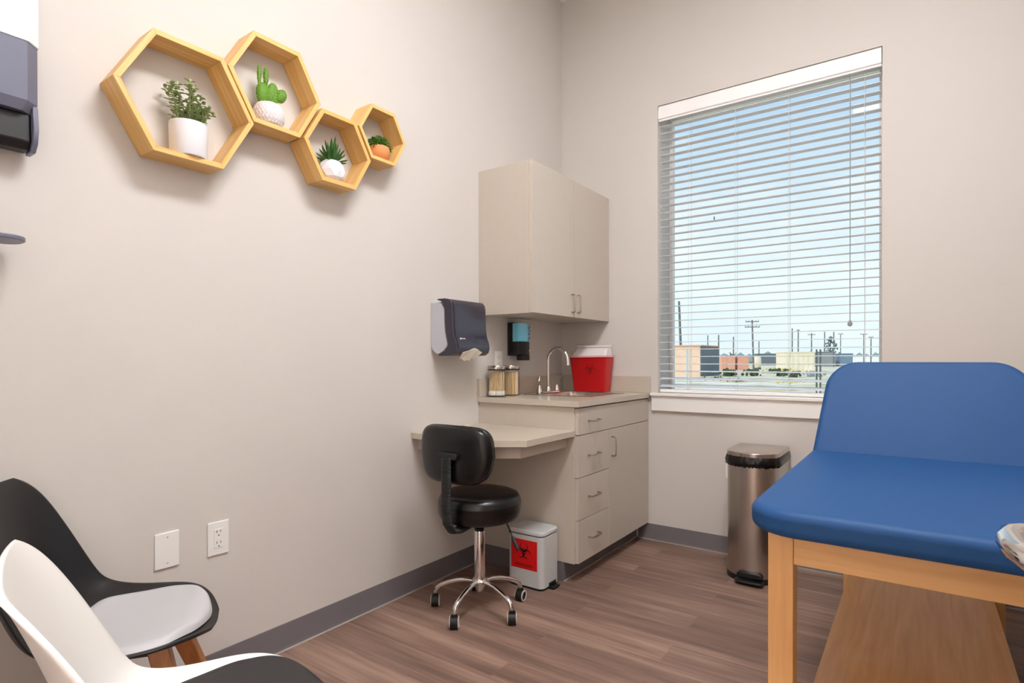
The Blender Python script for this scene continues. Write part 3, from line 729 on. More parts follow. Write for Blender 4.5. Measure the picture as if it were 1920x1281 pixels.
# smooth raised rib near each end of the cover and the print
outer = cov[2:14]
for yy in (ya + 0.012,):
    bm = NB(); tube(bm, [(x + 0.0015, yy, z) for x, z in outer[2:9]], 0.0035, 8); obj('cover_rib', bm, M_smoke, cover)
bm = NB(); box(bm, 0.1615, 0.1645, -1.262, -1.254, 1.221, 1.229)
for k in range(7): box(bm, 0.1625, 0.1650, -1.250 + k * 0.0038, -1.2475 + k * 0.0038, 1.2235, 1.2275)
obj('maker_mark', bm, M_plate, cover, smooth=False)
bm = NB()
yc = -1.178
prof = []
N = 12; rows = []
for j in range(6):
    t_ = j / 5; row = []
    for i in range(N + 1):
        u = -1 + 2 * i / N
        w = 0.078 * (1 - 0.30 * t_)
        y = yc + u * w; z = 1.180 - 0.066 * t_ - 0.022 * abs(u) * (1 - t_) + 0.006 * math.cos(u * 9) * t_ + (0.012 * abs(u) * t_)
        x = 0.186 - 0.050 * t_ + 0.004 * math.sin(u * 7 + t_ * 2) - 0.012 * u * u
        row.append(bm.verts.new((x, y, z)))
    rows.append(row)
for A, B in zip(rows, rows[1:]):
    for i in range(N): bm.faces.new([A[i], A[i + 1], B[i + 1], B[i]])
pt = obj('paper_towel', bm, M_paper, None, solid=0.002, sub=1); tag(pt, 'folded white paper towel hanging from the dispenser slot', 'paper towel')

# ------------------------------------------------------------------ soap dispenser
sd = thing('soap_dispenser', 'black soap dispenser with a blue cartridge under the upper cabinet', 'soap dispenser', (0, -0.592, 1.23))
obj('wall_bracket', box(NB(), 0.001, 0.02, -0.648, -0.534, 1.13, 1.335), M_greyp, sd, bevel=0.002)
def chm(y0, y1, x0, x1, c): return [(x0, y0), (x1 - c, y0), (x1, y0 + c * 1.6), (x1, y1 - c * 1.6), (x1 - c, y1), (x0, y1)]
obj('back_shell', prism(NB(), chm(-0.652, -0.530, 0.008, 0.05, 0.006), 1.145, 1.342), M_blackp, sd, bevel=0.002)
obj('cartridge', prism(NB(), chm(-0.650, -0.532, 0.04, 0.104, 0.022), 1.228, 1.338), M_soap, sd, bevel=0.003)
f_ = obj('push_cover', prism(NB(), chm(-0.652, -0.530, 0.03, 0.108, 0.024), 1.150, 1.229), M_blackp, sd, bevel=0.003)
obj('nozzle_guard', prism(NB(), chm(-0.618, -0.532, 0.05, 0.108, 0.022), 1.118, 1.152), M_blackp, sd, bevel=0.003)
bm = NB(); tube(bm, [(0.1075, -0.565, 1.175), (0.1095, -0.565, 1.175)], 0.006, 16); obj('badge', bm, M_plate, f_)
bm = NB()
for k in range(9): box(bm, 0.1035, 0.1048, -0.574 + (k % 3) * 0.006, -0.562 + (k % 2) * 0.009, 1.239 + k * 0.0105, 1.2445 + k * 0.0105)
obj('cartridge_print', bm, M_soapink, sd, smooth=False)

# ------------------------------------------------------------------ corner desk
dk = thing('wall_desk', 'low greige laminate desk top with clipped corner joined to the base cabinet', 'desk', (0.3, -1.17, 0.74))
P0 = [(0.001, -1.437), (0.485, -1.437), (0.613, -1.345), (0.613, -0.9155), (0.001, -0.9155)]
obj('desk_top', prism(NB(), P0, 0.7385, 0.7685), M_top, dk, bevel=0.0015, bseg=2)
A_ = [(0.001, -1.395), (0.462, -1.395), (0.565, -1.32), (0.565, -0.9155)]
B_ = [(0.001, -1.377), (0.456, -1.377), (0.547, -1.311), (0.547, -0.9155)]
obj('apron', prism(NB(), A_ + list(reversed(B_)), 0.681, 0.7383), M_lam, dk, bevel=0.001, bseg=1)

# ================================================================== ROLLING STOOL
st = thing('rolling_stool', 'black padded rolling stool with backrest on a chrome five-star base, before the desk', 'stool', (0.398, -1.404, 0), local=True)
bm = NB(); prof = [(0, 0.412), (0.155, 0.412), (0.174, 0.420), (0.183, 0.438), (0.186, 0.465), (0.1855, 0.483), (0.1875, 0.487), (0.1855, 0.491), (0.183, 0.506), (0.173, 0.522), (0.150, 0.531), (0.10, 0.536), (0.05, 0.538), (0, 0.538)]
lathe(bm, prof, seg=48); obj('seat', bm, M_black, st, ang=60)
bm = NB(); lathe(bm, [(0, 0.395), (0.10, 0.395), (0.11, 0.402), (0.11, 0.412), (0, 0.412)], seg=32); obj('seat_plate', bm, M_blackp, st)
# backrest
bz0, bz1 = 0.600, 0.842
prof2 = []
out = []
nP = 64
for k in range(nP):
    a = 2 * PI * k / nP; ca, sa = math.cos(a), math.sin(a); ex = 0.42
    x = math.copysign(abs(ca) ** ex, ca); z = math.copysign(abs(sa) ** ex, sa)
    w = 0.190 - 0.034 * max(0, -z) ** 1.3 - 0.010 * max(0, z)
    out.append((x * w, (bz0 + bz1) / 2 + z * (bz1 - bz0) / 2))
bm = NB()
def bend(x, y): return y + 0.9 * x * x
layers = []
for (yy, s) in ((-0.200, 0.86), (-0.211, 0.95), (-0.208, 1.0), (-0.190, 1.0), (-0.186, 1.018), (-0.182, 1.0), (-0.160, 1.0), (-0.148, 0.97), (-0.140, 0.88)):
    pass
sec = [(-0.222, 0.0), (-0.222, 0.5), (-0.219, 0.85), (-0.213, 0.96), (-0.203, 1.0), (-0.192, 1.004), (-0.189, 1.018), (-0.186, 1.004), (-0.165, 1.0), (-0.152, 0.95), (-0.143, 0.82), (-0.138, 0.45), (-0.137, 0.0)]
cz_ = (bz0 + bz1) / 2; rings = []
for yy, s in sec:
    if s == 0: rings.append([bm.verts.new((0, yy, cz_))])
    else: rings.append([bm.verts.new((x * s, bend(x * s, yy), cz_ + (z - cz_) * s)) for x, z in out])
for A, B in zip(rings, rings[1:]):
    for k in range(nP):
        l = (k + 1) % nP
        if len(A) == 1: bm.faces.new([A[0], B[l], B[k]])
        elif len(B) == 1: bm.faces.new([A[k], A[l], B[0]])
        else: bm.faces.new([A[k], A[l], B[l], B[k]])
obj('backrest', bm, M_black, st, ang=60)
bm = NB(); prism(bm, rrect(-0.036, 0.068, 0.706, 0.735, 0.012), -0.240, -0.215, 'y'); obj('backrest_bracket', bm, M_blackp, st, bevel=0.006)
# ribbed bellows post
path = [(0.016, -0.238, 0.715), (0.016, -0.240, 0.60), (0.016, -0.240, 0.50), (0.016, -0.232, 0.44), (0.016, -0.205, 0.405), (0.012, -0.16, 0.395), (0.006, -0.10, 0.398)]
dense = []
for (a, b_) in zip(path, path[1:]):
    a = Vector(a); b_ = Vector(b_); n = max(2, int((b_ - a).length / 0.0035))
    for k in range(n): dense.append(a + (b_ - a) * k / n)
dense.append(Vector(path[-1]))
bm = NB(); tube(bm, dense, [0.0265 if i % 2 else 0.0235 for i in range(len(dense))], 20, asp=0.48, up=(0, 1, 0)); obj('bellows_post', bm, M_rubber, st, ang=20)
# column
bm = NB(); lathe(bm, [(0, 0.345), (0.012, 0.345), (0.012, 0.40), (0, 0.40)], seg=20); obj('gas_piston', bm, M_chrome, st)
bm = NB(); lathe(bm, [(0, 0.125), (0.0245, 0.125), (0.0245, 0.350), (0.023, 0.355), (0, 0.355)], seg=28); obj('column', bm, M_chrome, st)
bm = NB(); lathe(bm, [(0, 0.354), (0.022, 0.354), (0.022, 0.366), (0.014, 0.374), (0, 0.374)], seg=24); lathe(bm, [(0.0248, 0.134), (0.0262, 0.135), (0.0262, 0.139), (0.0248, 0.14)], seg=24); obj('column_cap', bm, M_blackp, st)
bm = NB(); lathe(bm, [(0, 0.085), (0.016, 0.085), (0.020, 0.10), (0.034, 0.118), (0.036, 0.132), (0.030, 0.140), (0, 0.140)], seg=28); obj('hub', bm, M_chrome, st)
for k in range(5):
    a = math.radians(-10 + 72 * k); ca, sa = math.cos(a), math.sin(a)
    bm = NB(); pts = [(0.025, 0.127), (0.06, 0.130), (0.10, 0.126), (0.145, 0.113), (0.18, 0.098), (0.198, 0.084), (0.205, 0.066), (0.207, 0.056)]
    tube(bm, [(r * ca, r * sa, z) for r, z in pts], [0.0115, 0.011, 0.011, 0.011, 0.0115, 0.012, 0.0105, 0.009], 12, asp=0.9)
    obj('base_arm', bm, M_chrome, st)
    # caster: twin wheels with light rim rings
    sw = a + (0.5, -0.7, 0.9, 0.2, -0.4)[k]; ax = Vector((math.cos(sw), math.sin(sw), 0)) if k != 1 else Vector((0.86, 0.50, 0))
    ax = Vector((0.82, 0.57, 0)).normalized() if k in (0, 1, 2, 4) else ax
    if k == 1: ax = Vector((0.95, 0.1, 0)).normalized()
    cpos = Vector((0.207 * ca, 0.207 * sa, 0.0255))
    cs = NB(); rw = 0.0255
    tube(cs, [cpos - ax * 0.017, cpos + ax * 0.017], rw, 24)
    tube(cs, [cpos + Vector((0, 0, 0.02)), cpos + Vector((0, 0, 0.036))], 0.012, 12)
    cst = obj('caster', cs, M_rubber, st, bevel=0.002)
    rg = NB()
    for s in (-1, 1):
        p0 = cpos + ax * s * 0.0165; p1 = cpos + ax * s * 0.0195; nseg = 24; R_ = []
        e1 = Vector((0, 0, 1)); e2 = ax.cross(e1)
        for (pp, rr) in ((p0, 0.0258), (p1, 0.0245), (p1, 0.0185), (p0, 0.0185)):
            R_.append([rg.verts.new(pp + (e1 * math.cos(j * 2 * PI / nseg) + e2 * math.sin(j * 2 * PI / nseg)) * rr) for j in range(nseg)])
        for A, B in zip(R_, R_[1:]):
            for j in range(nseg): rg.faces.new([A[j], A[(j + 1) % nseg], B[(j + 1) % nseg], B[j]])
    obj('wheel_rim', rg, M_caster, cst)
bm = NB(); tube(bm, [(0.06, 0.03, 0.402), (0.115, 0.045, 0.398), (0.150, 0.03, 0.365), (0.170, 0.02, 0.345)], 0.0032, 8)
lv = obj('height_lever', bm, M_blackp, st)
bm = NB(); tube(bm, [(0.165, 0.022, 0.350), (0.172, 0.019, 0.342), (0.200, 0.008, 0.312), (0.207, 0.005, 0.305)], [0.006, 0.0085, 0.0085, 0.006], 12); obj('lever_grip', bm, M_rubber, lv)

# ================================================================== BIOHAZARD STEP BIN
bb = thing('step_bin', 'small white step bin with a red biohazard label beside the base cabinet', 'waste bin', (0.42, -1.01, 0))
bx0, bx1, by0, by1 = 0.322, 0.530, -1.088, -0.928
obj('bin_base', prism(NB(), rrect(bx0 + 0.002, bx1 - 0.002, by0 + 0.002, by1 - 0.002, 0.03), 0, 0.012), M_blackp, bb)
bbody = obj('bin_body', prism(NB(), rrect(bx0, bx1, by0, by1, 0.028, 8), 0.010, 0.258), M_bin, bb, bevel=0.002)
bm = NB(); frus(bm, rrect(bx0 - 0.002, bx1 + 0.002, by0 - 0.002, by1, 0.03, 8), rrect(bx0, bx1, by0, by1, 0.03, 8), 0.261, 0.285); obj('lid', bm, M_bin, bb, bevel=0.008)
obj('hinge', box(NB(), bx0 - 0.012, bx0 + 0.001, by0 + 0.03, by1 - 0.03, 0.24, 0.272), M_blackp, bb, bevel=0.002)
lab = obj('hazard_label', box(NB(), 0.347, 0.500, by0 - 0.0008, by0 + 0.0002, 0.092, 0.236), M_redlabel, bb, smooth=False)
MV = Matrix.Translation((0.422, by0 - 0.0009, 0.178)) @ Matrix.Rotation(PI / 2, 4, 'X')
bm = biohazard(0.046); bm.transform(MV); obj('hazard_emblem', bm, M_ink, lab)
text('hazard_text', 'BIOHAZARD', 0.018, M_ink, Matrix.Translation((0.4235, by0 - 0.0010, 0.111)) @ Matrix.Rotation(PI / 2, 4, 'X'), lab)
bm = NB(); box(bm, bx1 - 0.004, bx1 + 0.030, by0 + 0.055, by1 - 0.045, 0.004, 0.012)
box(bm, bx1 + 0.002, bx1 + 0.008, by0 + 0.055, by1 - 0.045, 0.012, 0.03); obj('pedal', bm, M_blackp, bb, bevel=0.002)

# ================================================================== STEEL TRASH CAN
tcx, tcy = 1.309, -0.035
tr = thing('trash_can', 'tall brushed steel step trash can with black liner, beneath the window', 'waste bin', (1.331, -0.22, 0))
def dshape(w, d, cy=tcy, n=18):
    """flat back at cy, bulging toward -y"""
    P = [(tcx - w / 2, cy), (tcx - w / 2, cy - (d - w * 0.42))]
    P = [(tcx + w / 2, cy)]
    P.append((tcx - w / 2, cy))
    y_ = cy - (d - 0.42 * w)
    for k in range(n + 1):
        a = PI + PI * k / n; P.append((tcx + w / 2 * math.cos(a), y_ + 0.42 * w * math.sin(a)))
    return P
W_, D_ = 0.250, 0.36
obj('base_ring', prism(NB(), dshape(W_ + 0.006, D_ + 0.004), 0.0, 0.028), M_blackp, tr, bevel=0.003)
obj('can_body', prism(NB(), dshape(W_, D_), 0.026, 0.592), M_can, tr)
bm = NB(); N = 3
P = dshape(W_ + 0.004, D_ + 0.003, n=60)
rings = []
rnd = random.Random(9)
for j, (z, off) in enumerate([(0.580, 0.000), (0.588, 0.008), (0.602, 0.010), (0.618, 0.006), (0.630, 0.001)]):
    R_ = []
    for i, (x, y) in enumerate(P):
        d = Vector((x - tcx, y - (tcy - 0.18), 0)).normalized(); q = off + rnd.uniform(-.0025, .0025)
        if y > tcy - 0.001: d.y = min(d.y, 0)
        zz = z + (rnd.uniform(-.005, .003) if j in (0, 1) else 0)
        R_.append(bm.verts.new((x + d.x * q, y + d.y * q, zz)))
    rings.append(R_)
for A, B in zip(rings, rings[1:]):
    for k in range(len(P)): bm.faces.new([A[k], A[(k + 1) % len(P)], B[(k + 1) % len(P)], B[k]])
obj('bin_liner', bm, M_bag, tr, ang=80)
obj('lid', prism(NB(), dshape(W_ + 0.006, D_ + 0.004), 0.627, 0.651), M_steel, tr, bevel=0.004)
bm = NB(); prism(bm, rrect(1.25, 1.385, -0.447, -0.385, 0.02), 0.012, 0.024); pd = obj('pedal', bm, M_blackp, tr, bevel=0.004)
bm = NB(); prism(bm, rrect(1.256, 1.379, 0.030, 0.056, 0.012), -0.412, -0.385, 'y'); obj('pedal_housing', bm, M_blackp, tr, bevel=0.004)

# ================================================================== EXAM TABLE
et = thing('exam_table', 'wooden exam table with blue vinyl pad and raised backrest below the window', 'exam table', (2.01, -1.2, 0))
TX0, TX1, TY0, TY1 = 1.735, 2.285, -2.068, -0.37
obj('seat_cushion', prism(NB(), rrect(1.700, 2.320, -2.150, -1.205, [0.10, 0.02, 0.02, 0.10], 10), 0.756, 0.812), M_blue, et, bevel=0.024, bseg=6)
# backrest: rounded slab leaning up from the hinge
L_ = 0.378; th = 0.05
bm = NB(); prism(bm, rrect(1.703, 2.317, 0.0, L_, [0.02, 0.10, 0.10, 0.02], 10), 0.0, th)
ang = math.radians(60)
for v in bm.verts: v.co.x = 2.01 + (v.co.x - 2.01) * (1 - 0.115 * v.co.y / L_)
bm.transform(Matrix.Translation((0, -1.185, 0.764)) @ Matrix.Rotation(ang, 4, 'X'))
obj('backrest_cushion', bm, M_blue, et, bevel=0.022, bseg=6)
bm = NB(); box(bm, 1.78, 2.24, 0.02, L_ - 0.05, -0.018, 0.0)
bm.transform(Matrix.Translation((0, -1.185, 0.764)) @ Matrix.Rotation(ang, 4, 'X')); obj('backrest_board', bm, M_maple, et)
for sx in (1.80, 2.20):
    bm = NB(); tube(bm, [(sx, -1.04, 0.975), (sx, -0.72, 0.74)], 0.011, 10); obj('backrest_prop', bm, M_steel, et)
for x in (TX0, TX1 - 0.05):
    for y in (TY0, TY1 - 0.05):
        lx = x - (0.012 if (x == TX0 and y > -1) else 0)
        obj('leg', box(NB(), lx, lx + 0.05, y, y + 0.05, 0, 0.752), M_maplez, et, bevel=0.002)
obj('end_apron', box(NB(), TX0 + 0.0505, TX1 - 0.0505, TY0 + 0.002, TY0 + 0.024, 0.682, 0.752), M_maple, et, bevel=0.0015)
obj('end_apron', box(NB(), TX0 + 0.0505, TX1 - 0.0505, TY1 - 0.024, TY1 - 0.002, 0.682, 0.752), M_maple, et, bevel=0.0015)
m_my = wood('table_maple_side', (206, 150, 92), (224, 172, 112), axis=1)
for x in (TX0 + 0.004, TX1 - 0.026): obj('side_rail', box(NB(), x, x + 0.022, TY0 + 0.0505, TY1 - 0.0505, 0.682, 0.752), m_my, et, bevel=0.0015)
obj('deck_board', box(NB(), TX0 + 0.01, TX1 - 0.01, TY0 + 0.01, TY1 - 0.01, 0.752, 0.7555), m_my, et)
obj('lower_shelf', box(NB(), 1.765, 2.232, TY0 + 0.03, TY1 - 0.03, 0.205, 0.223), m_my, et, bevel=0.002)

# ================================================================== TULIP CHAIRS
def shell_point(u, v, off=0.0):
    """u 0 (front lip) .. 1 (top of back), v -1..1"""
    P = [(0.172, 0.430), (0.154, 0.447), (0.106, 0.451), (0.039, 0.438), (-0.045, 0.427), (-0.133, 0.431), (-0.194, 0.454), (-0.233, 0.504), (-0.256, 0.575), (-0.281, 0.656), (-0.307, 0.733), (-0.328, 0.789), (-0.337, 0.814)]
    Wd = [0.040, 0.120, 0.198, 0.232, 0.234, 0.230, 0.228, 0.227, 0.222, 0.219, 0.214, 0.202, 0.155]
    Cv = [0.000, 0.006, 0.018, 0.032, 0.044, 0.060, 0.076, 0.078, 0.069, 0.054, 0.04, 0.023, 0.006]
    n = len(P) - 1; f = u * n; i = min(int(f), n - 1); t = f - i
    def cr(A, i, t):
        a, b_, c, d = A[max(i - 1, 0)], A[i], A[i + 1], A[min(i + 2, n)]
        return 0.5 * (2 * b_ + (c - a) * t + (2 * a - 5 * b_ + 4 * c - d) * t * t + (3 * b_ - a - 3 * c + d) * t ** 3)
    y = cr([p[0] for p in P], i, t); z = cr([p[1] for p in P], i, t); w = cr(Wd, i, t); c = cr(Cv, i, t)
    y2 = cr([p[0] for p in P], i, min(1, t + 0.01)) if t < 0.99 else y; z2 = cr([p[1] for p in P], i, min(1, t + 0.01)) if t < 0.99 else z
    tx = Vector((0, y2 - y, z2 - z))
    if tx.length < 1e-7:
        ya = cr([p[0] for p in P], i, t - 0.01); za = cr([p[1] for p in P], i, t - 0.01); tx = Vector((0, y - ya, z - za))
    tx.normalize(); nrm = Vector((0, tx.z, -tx.y)) * 1.0     # points up on the seat, forward on the back
    if nrm.z < 0 and abs(tx.z) < 0.3: nrm = -nrm
    nrm = Vector((0, abs(tx.z), abs(tx.y)))
    a = abs(v)
    return Vector((v * w, y, z)) + nrm * (c * a ** 2.4 + off)
def tulip(name, label, shell_m, pad_m, loc, rz):
    t = thing(name, label, 'chair', loc, rz, group='padded tulip chairs by the long wall', local=True)
    bm = NB(); NU, NV = 48, 24
    Q = [[shell_point(i / NU, -1 + 2 * j / NV) for j in range(NV + 1)] for i in range(NU + 1)]
    for it in range(14):
        Q = [[Q[i][j] if i in (0, NU) else Q[i][j] * 0.5 + (Q[i - 1][j] + Q[i + 1][j]) * 0.25 for j in range(NV + 1)] for i in range(NU + 1)]
    # round the four corners of the lip and the top edge
    for i in (0, NU):
        for j in range(NV + 1):
            v = -1 + 2 * j / NV
            Q[i][j] = Q[i][j] + (Q[1 if i == 0 else NU - 1][j] - Q[i][j]) * (abs(v) ** 2) * 1.0
    G = [[bm.verts.new(Q[i][j]) for j in range(NV + 1)] for i in range(NU + 1)]
    for i in range(NU):
        for j in range(NV): bm.faces.new([G[i][j], G[i][j + 1], G[i + 1][j + 1], G[i + 1][j]])
    o = obj('shell', bm, shell_m, t, solid=0.009, sub=1, ang=180)
    # cushion lying in the seat
    bm = NB(); NU, NV = 28, 22; u0, u1 = 0.075, 0.475; R_ = []
    for i in range(NU + 1):
        a = i / NU; row = []
        for j in range(NV + 1):
            v = -1 + 2 * j / NV
            y_ = 2 * a - 1
            vv = v * 0.88 * math.sqrt(1 - 0.36 * y_ * y_)
            ue = (u0 + u1) / 2 + (u1 - u0) / 2 * y_ * math.sqrt(1 - 0.42 * v * v)
            e = min(a, 1 - a) * 9; e2 = (1 - abs(v)) * 7
            h = 0.006 + 0.017 * (min(1, e) ** 0.5) * (min(1, e2) ** 0.5)
            if i in (0, NU) or j in (0, NV): h = 0.004
            row.append(bm.verts.new(shell_point(ue, vv, h)))
        R_.append(row)
    for i in range(NU):
        for j in range(NV): bm.faces.new([R_[i][j], R_[i][j + 1], R_[i + 1][j + 1], R_[i + 1][j]])
    obj('seat_pad', bm, pad_m, t, sub=1, ang=180)
    for sx in (-1, 1):
        for sy in (-1, 1):
            top = Vector((sx * 0.085, -0.03 + sy * 0.085, 0.425)); bot = Vector((sx * 0.205, -0.03 + sy * 0.215, 0.0))
            d = (top - bot); bm = NB()
            ax = Vector((0, 1, 0)); s1 = d.cross(ax).normalized(); s2 = s1.cross(d).normalized()
            va = []
            for (p, a, b_) in ((bot, 0.011, 0.013), (bot + d * 0.6, 0.017, 0.020), (top, 0.020, 0.023)):
                va.append([bm.verts.new(p + s1 * a * i + s2 * b_ * j) for i, j in ((-1, -1), (1, -1), (1, 1), (-1, 1))])
            for A, B in zip(va, va[1:]):
                for k in range(4): bm.faces.new([A[k], A[(k + 1) % 4], B[(k + 1) % 4], B[k]])
            bm.faces.new(va[0]); bm.faces.new(va[-1])
            bmesh.ops.translate(bm, verts=[v for v in bm.verts if v.co.z < 0.004], vec=(0, 0, 0.0035))
            obj('leg', bm, M_leg, t, bevel=0.004)
    bm = NB()
    for sx in (-1, 1): tube(bm, [(sx * 0.10, -0.125, 0.412), (0, -0.03, 0.385), (-sx * 0.10, 0.065, 0.412)], 0.007, 8)
    box(bm, -0.10, 0.10, -0.13, 0.07, 0.409, 0.416)
    obj('support_frame', bm, M_blackp, t)
    return t
tulip('tulip_chair', 'black moulded chair with pale grey seat pad, against the long wall', M_shellb, M_padg, (0.397, -2.772, 0), -0.60)
tulip('tulip_chair', 'white moulded chair with charcoal seat pad, nearest the camera', M_shellw, M_padb, (0.985, -2.833, 0), -0.262)

# ================================================================== SANITISER DISPENSER (left edge)
hd = thing('sanitizer_dispenser', 'slate grey and white sanitizer dispenser with drip tray at the left edge', 'sanitizer dispenser', (0, -2.955, 1.85))
def chy(y0, y1, x0, x1, c): return [(x0, y0), (x1 - c, y0), (x1, y0 + c), (x1, y1 - c), (x1 - c, y1), (x0, y1)]
obj('cartridge', prism(NB(), chy(-3.022, -2.889, 0.012, 0.105, 0.028), 1.953, 2.16), mat('clear_white', (238, 243, 246), 0.25, coat=0.3), hd, bevel=0.003)
obj('back_plate', box(NB(), 0.001, 0.02, -3.015, -2.972, 1.41, 2.15), M_greyp, hd, bevel=0.003)
bm = NB(); cc = chy(-3.020, -2.892, 0.012, 0.103, 0.028); frus(bm, chy(-3.012, -2.905, 0.012, 0.090, 0.024), cc, 1.775, 1.80); frus(bm, cc, cc, 1.80, 1.952)
obj('front_cover', bm, M_greyd, hd)
bm = NB(); prism(bm, [(0.02, 1.86), (0.085, 1.79), (0.092, 1.73), (0.085, 1.695), (0.065, 1.675), (0.02, 1.675)], -2.905, -2.893, 'y'); obj('side_arm', bm, M_greyd, hd, bevel=0.003)
bm = NB(); prism(bm, [(0.02, 1.775), (0.07, 1.775), (0.075, 1.70), (0.06, 1.68), (0.02, 1.68)], -3.00, -2.906, 'y'); obj('nozzle_housing', bm, M_blackp, hd, bevel=0.004)
bm = NB(); prism(bm, rrect(0.018, 0.130, -3.025, -2.922, 0.045, 8), 1.428, 1.440); dt = obj('drip_tray', bm, M_greyd, hd, bevel=0.003)

# ================================================================== OUTSIDE
GZ = -0.3
mg = bpy.data.materials.new('dry_grass_ground'); mg.use_nodes = True; nt = mg.node_tree; b = nt.nodes['Principled BSDF']
tc = nt.nodes.new('ShaderNodeTexCoord'); n1 = nt.nodes.new('ShaderNodeTexNoise'); n1.inputs['Scale'].default_value = 0.35; n1.inputs['Detail'].default_value = 8; n1.inputs['Roughness'].default_value = 0.75
nt.links.new(tc.outputs['Object'], n1.inputs['Vector'])
cr = nt.nodes.new('ShaderNodeValToRGB'); e = cr.color_ramp.elements; e[0].position = 0.36; e[0].color = rgb(134, 134, 100); e[1].position = 0.56; e[1].color = rgb(244, 234, 226)
q = e.new(0.45); q.color = rgb(206, 200, 148); q = e.new(0.53); q.color = rgb(230, 220, 190)
nt.links.new(n1.outputs['Fac'], cr.inputs['Fac']); nt.links.new(cr.outputs['Color'], b.inputs['Base Color']); b.inputs['Roughness'].default_value = 1
bm = NB(); vs = [bm.verts.new(p) for p in ((-260, 0.4, GZ), (200, 0.4, GZ), (200, 420, GZ), (-260, 420, GZ))]; bm.faces.new(vs)
gr = obj('ground_outside', bm, mg, smooth=False); gr['kind'] = 'structure'
Mo = {k: mat('out_' + k, c, 0.8, var=0.12, scale=1.5) for k, c in dict(orange=(238, 204, 178), rust=(228, 170, 146), slate=(112, 122, 130), cream=(246, 232, 206), grey=(150, 156, 158), blue=(120, 146, 168), white=(236, 238, 238), pole=(112, 116, 116), dark=(84, 92, 92), bush=(74, 92, 62), pale=(204, 208, 206), yellow=(206, 196, 92)).items()}
def obox(w, d, h, x, y, rz, roof=0):
    M = Matrix.Translation((x, y, GZ)) @ Matrix.Rotation(rz, 4, 'Z'); bm = NB()
    box(bm, -w / 2, w / 2, -d / 2, d / 2, 0, h, M); return bm
# container building with dark end (far left of the view)
t = thing('storage_building', 'pale orange metal building with a dark slate end, leftmost outside', 'building', (-16.5, 49, GZ))
bm = NB(); prism(bm, [(-21.5, 45.5), (-13.35, 46.1), (-14.6, 52.5), (-22.8, 51.9)], GZ, 2.33); w_ = obj('wall', bm, Mo['orange'], t)
bm = NB(); prism(bm, [(-13.34, 46.1), (-13.28, 46.1), (-13.0, 50.6), (-14.4, 52.4), (-14.5, 52.3), (-13.4, 50.4)], GZ, 2.34); obj('end_wall', bm, Mo['slate'], t)
bm = NB(); prism(bm, [(-21.6, 45.4), (-13.2, 46.0), (-13.0, 50.7), (-14.5, 52.6), (-22.9, 52.0)], 2.33, 2.42); obj('roof', bm, Mo['rust'], t)
def cont(nm, label, cat, w, d, h, x, y, rz, m, rm=None):
    t = thing(nm, label, cat, (x, y, GZ)); obj('body', obox(w, d, h, x, y, rz), m, t)
    bm = NB(); box(bm, -w / 2 - .08, w / 2 + .08, -d / 2 - .08, d / 2 + .08, h, h + 0.12, Matrix.Translation((x, y, GZ)) @ Matrix.Rotation(rz, 4, 'Z')); obj('roof', bm, rm or m, t)
    bm = NB(); n = int(w / 0.6)
    for k in range(n): box(bm, -w / 2 + (k + .3) * w / n, -w / 2 + (k + .7) * w / n, -d / 2 - 0.05, -d / 2, 0.15, h - 0.15, Matrix.Translation((x, y, GZ)) @ Matrix.Rotation(rz, 4, 'Z'))
    obj('wall_ribs', bm, m, t)
cont('shipping_container', 'small rust orange container right of the orange building outside', 'container', 1.75, 2.2, 1.95, -20.3, 80.6, 0.45, Mo['rust'])
cont('shipping_container', 'rust orange container beside the cream tank outside', 'container', 1.55, 2.2, 1.93, -18.6, 81.8, 0.45, Mo['rust'])
cont('storage_shed', 'cream yellow shed in the middle of the yard outside', 'shed', 3.7, 3.2, 2.35, -11.3, 79.5, 0.5, Mo['cream'])
cont('warehouse', 'long grey flat-roofed warehouse behind the cream shed outside', 'building', 6.2, 8.0, 3.0, -16.3, 134, 0.35, Mo['grey'], Mo['slate'])
cont('metal_shed', 'white shed with blue-grey roof behind the fence posts outside', 'shed', 2.6, 5.0, 2.6, -15.2, 142, 0.3, Mo['white'], Mo['blue'])
cont('metal_shed', 'blue-grey shed right of the white one outside', 'shed', 2.4, 5.0, 2.7, -11.6, 143, 0.3, Mo['blue'], Mo['slate'])
cont('warehouse', 'distant blue-grey flat building beyond the cream tank outside', 'building', 7.0, 9.0, 3.0, -31.5, 166, 0.3, Mo['slate'], Mo['slate'])
cont('warehouse', 'distant low white building at the right of the yard outside', 'building', 9.0, 8.0, 2.2, -9.0, 168, 0.1, Mo['white'], Mo['pale'])
t = thing('storage_tank', 'rounded cream storage tank beside the rust containers outside', 'tank', (-17.6, 86.8, GZ))
bm = NB(); lathe(bm, [(0, 0.2), (0.45, 0.25), (0.62, 0.6), (0.62, 1.6), (0.5, 1.9), (0, 2.05)], (-17.6, 86.8, GZ), 20); obj('tank_shell', bm, Mo['cream'], t)
bm = NB(); box(bm, -18.1, -17.1, 86.4, 87.2, GZ, GZ + 0.3); obj('tank_stand', bm, Mo['dark'], t)
# tree line on the horizon
bm = NB(); rnd = random.Random(21)
for seg in range(90):
    x = -150 + seg * 2.6; y = 265 + rnd.uniform(-6, 6); h = rnd.uniform(3.4, 5.2)
    bmesh.ops.create_icosphere(bm, subdivisions=1, radius=1, matrix=Matrix.Translation((x, y, GZ + h * 0.4)) @ Matrix.Diagonal((rnd.uniform(2, 3.4), 2, h * 0.62, 1)))
tl = obj('distant_tree_line', bm, mat('out_haze', (138, 152, 152), 0.9, var=0.15)); tl['kind'] = 'stuff'; tag(tl, 'hazy line of distant trees along the horizon outside', 'trees')
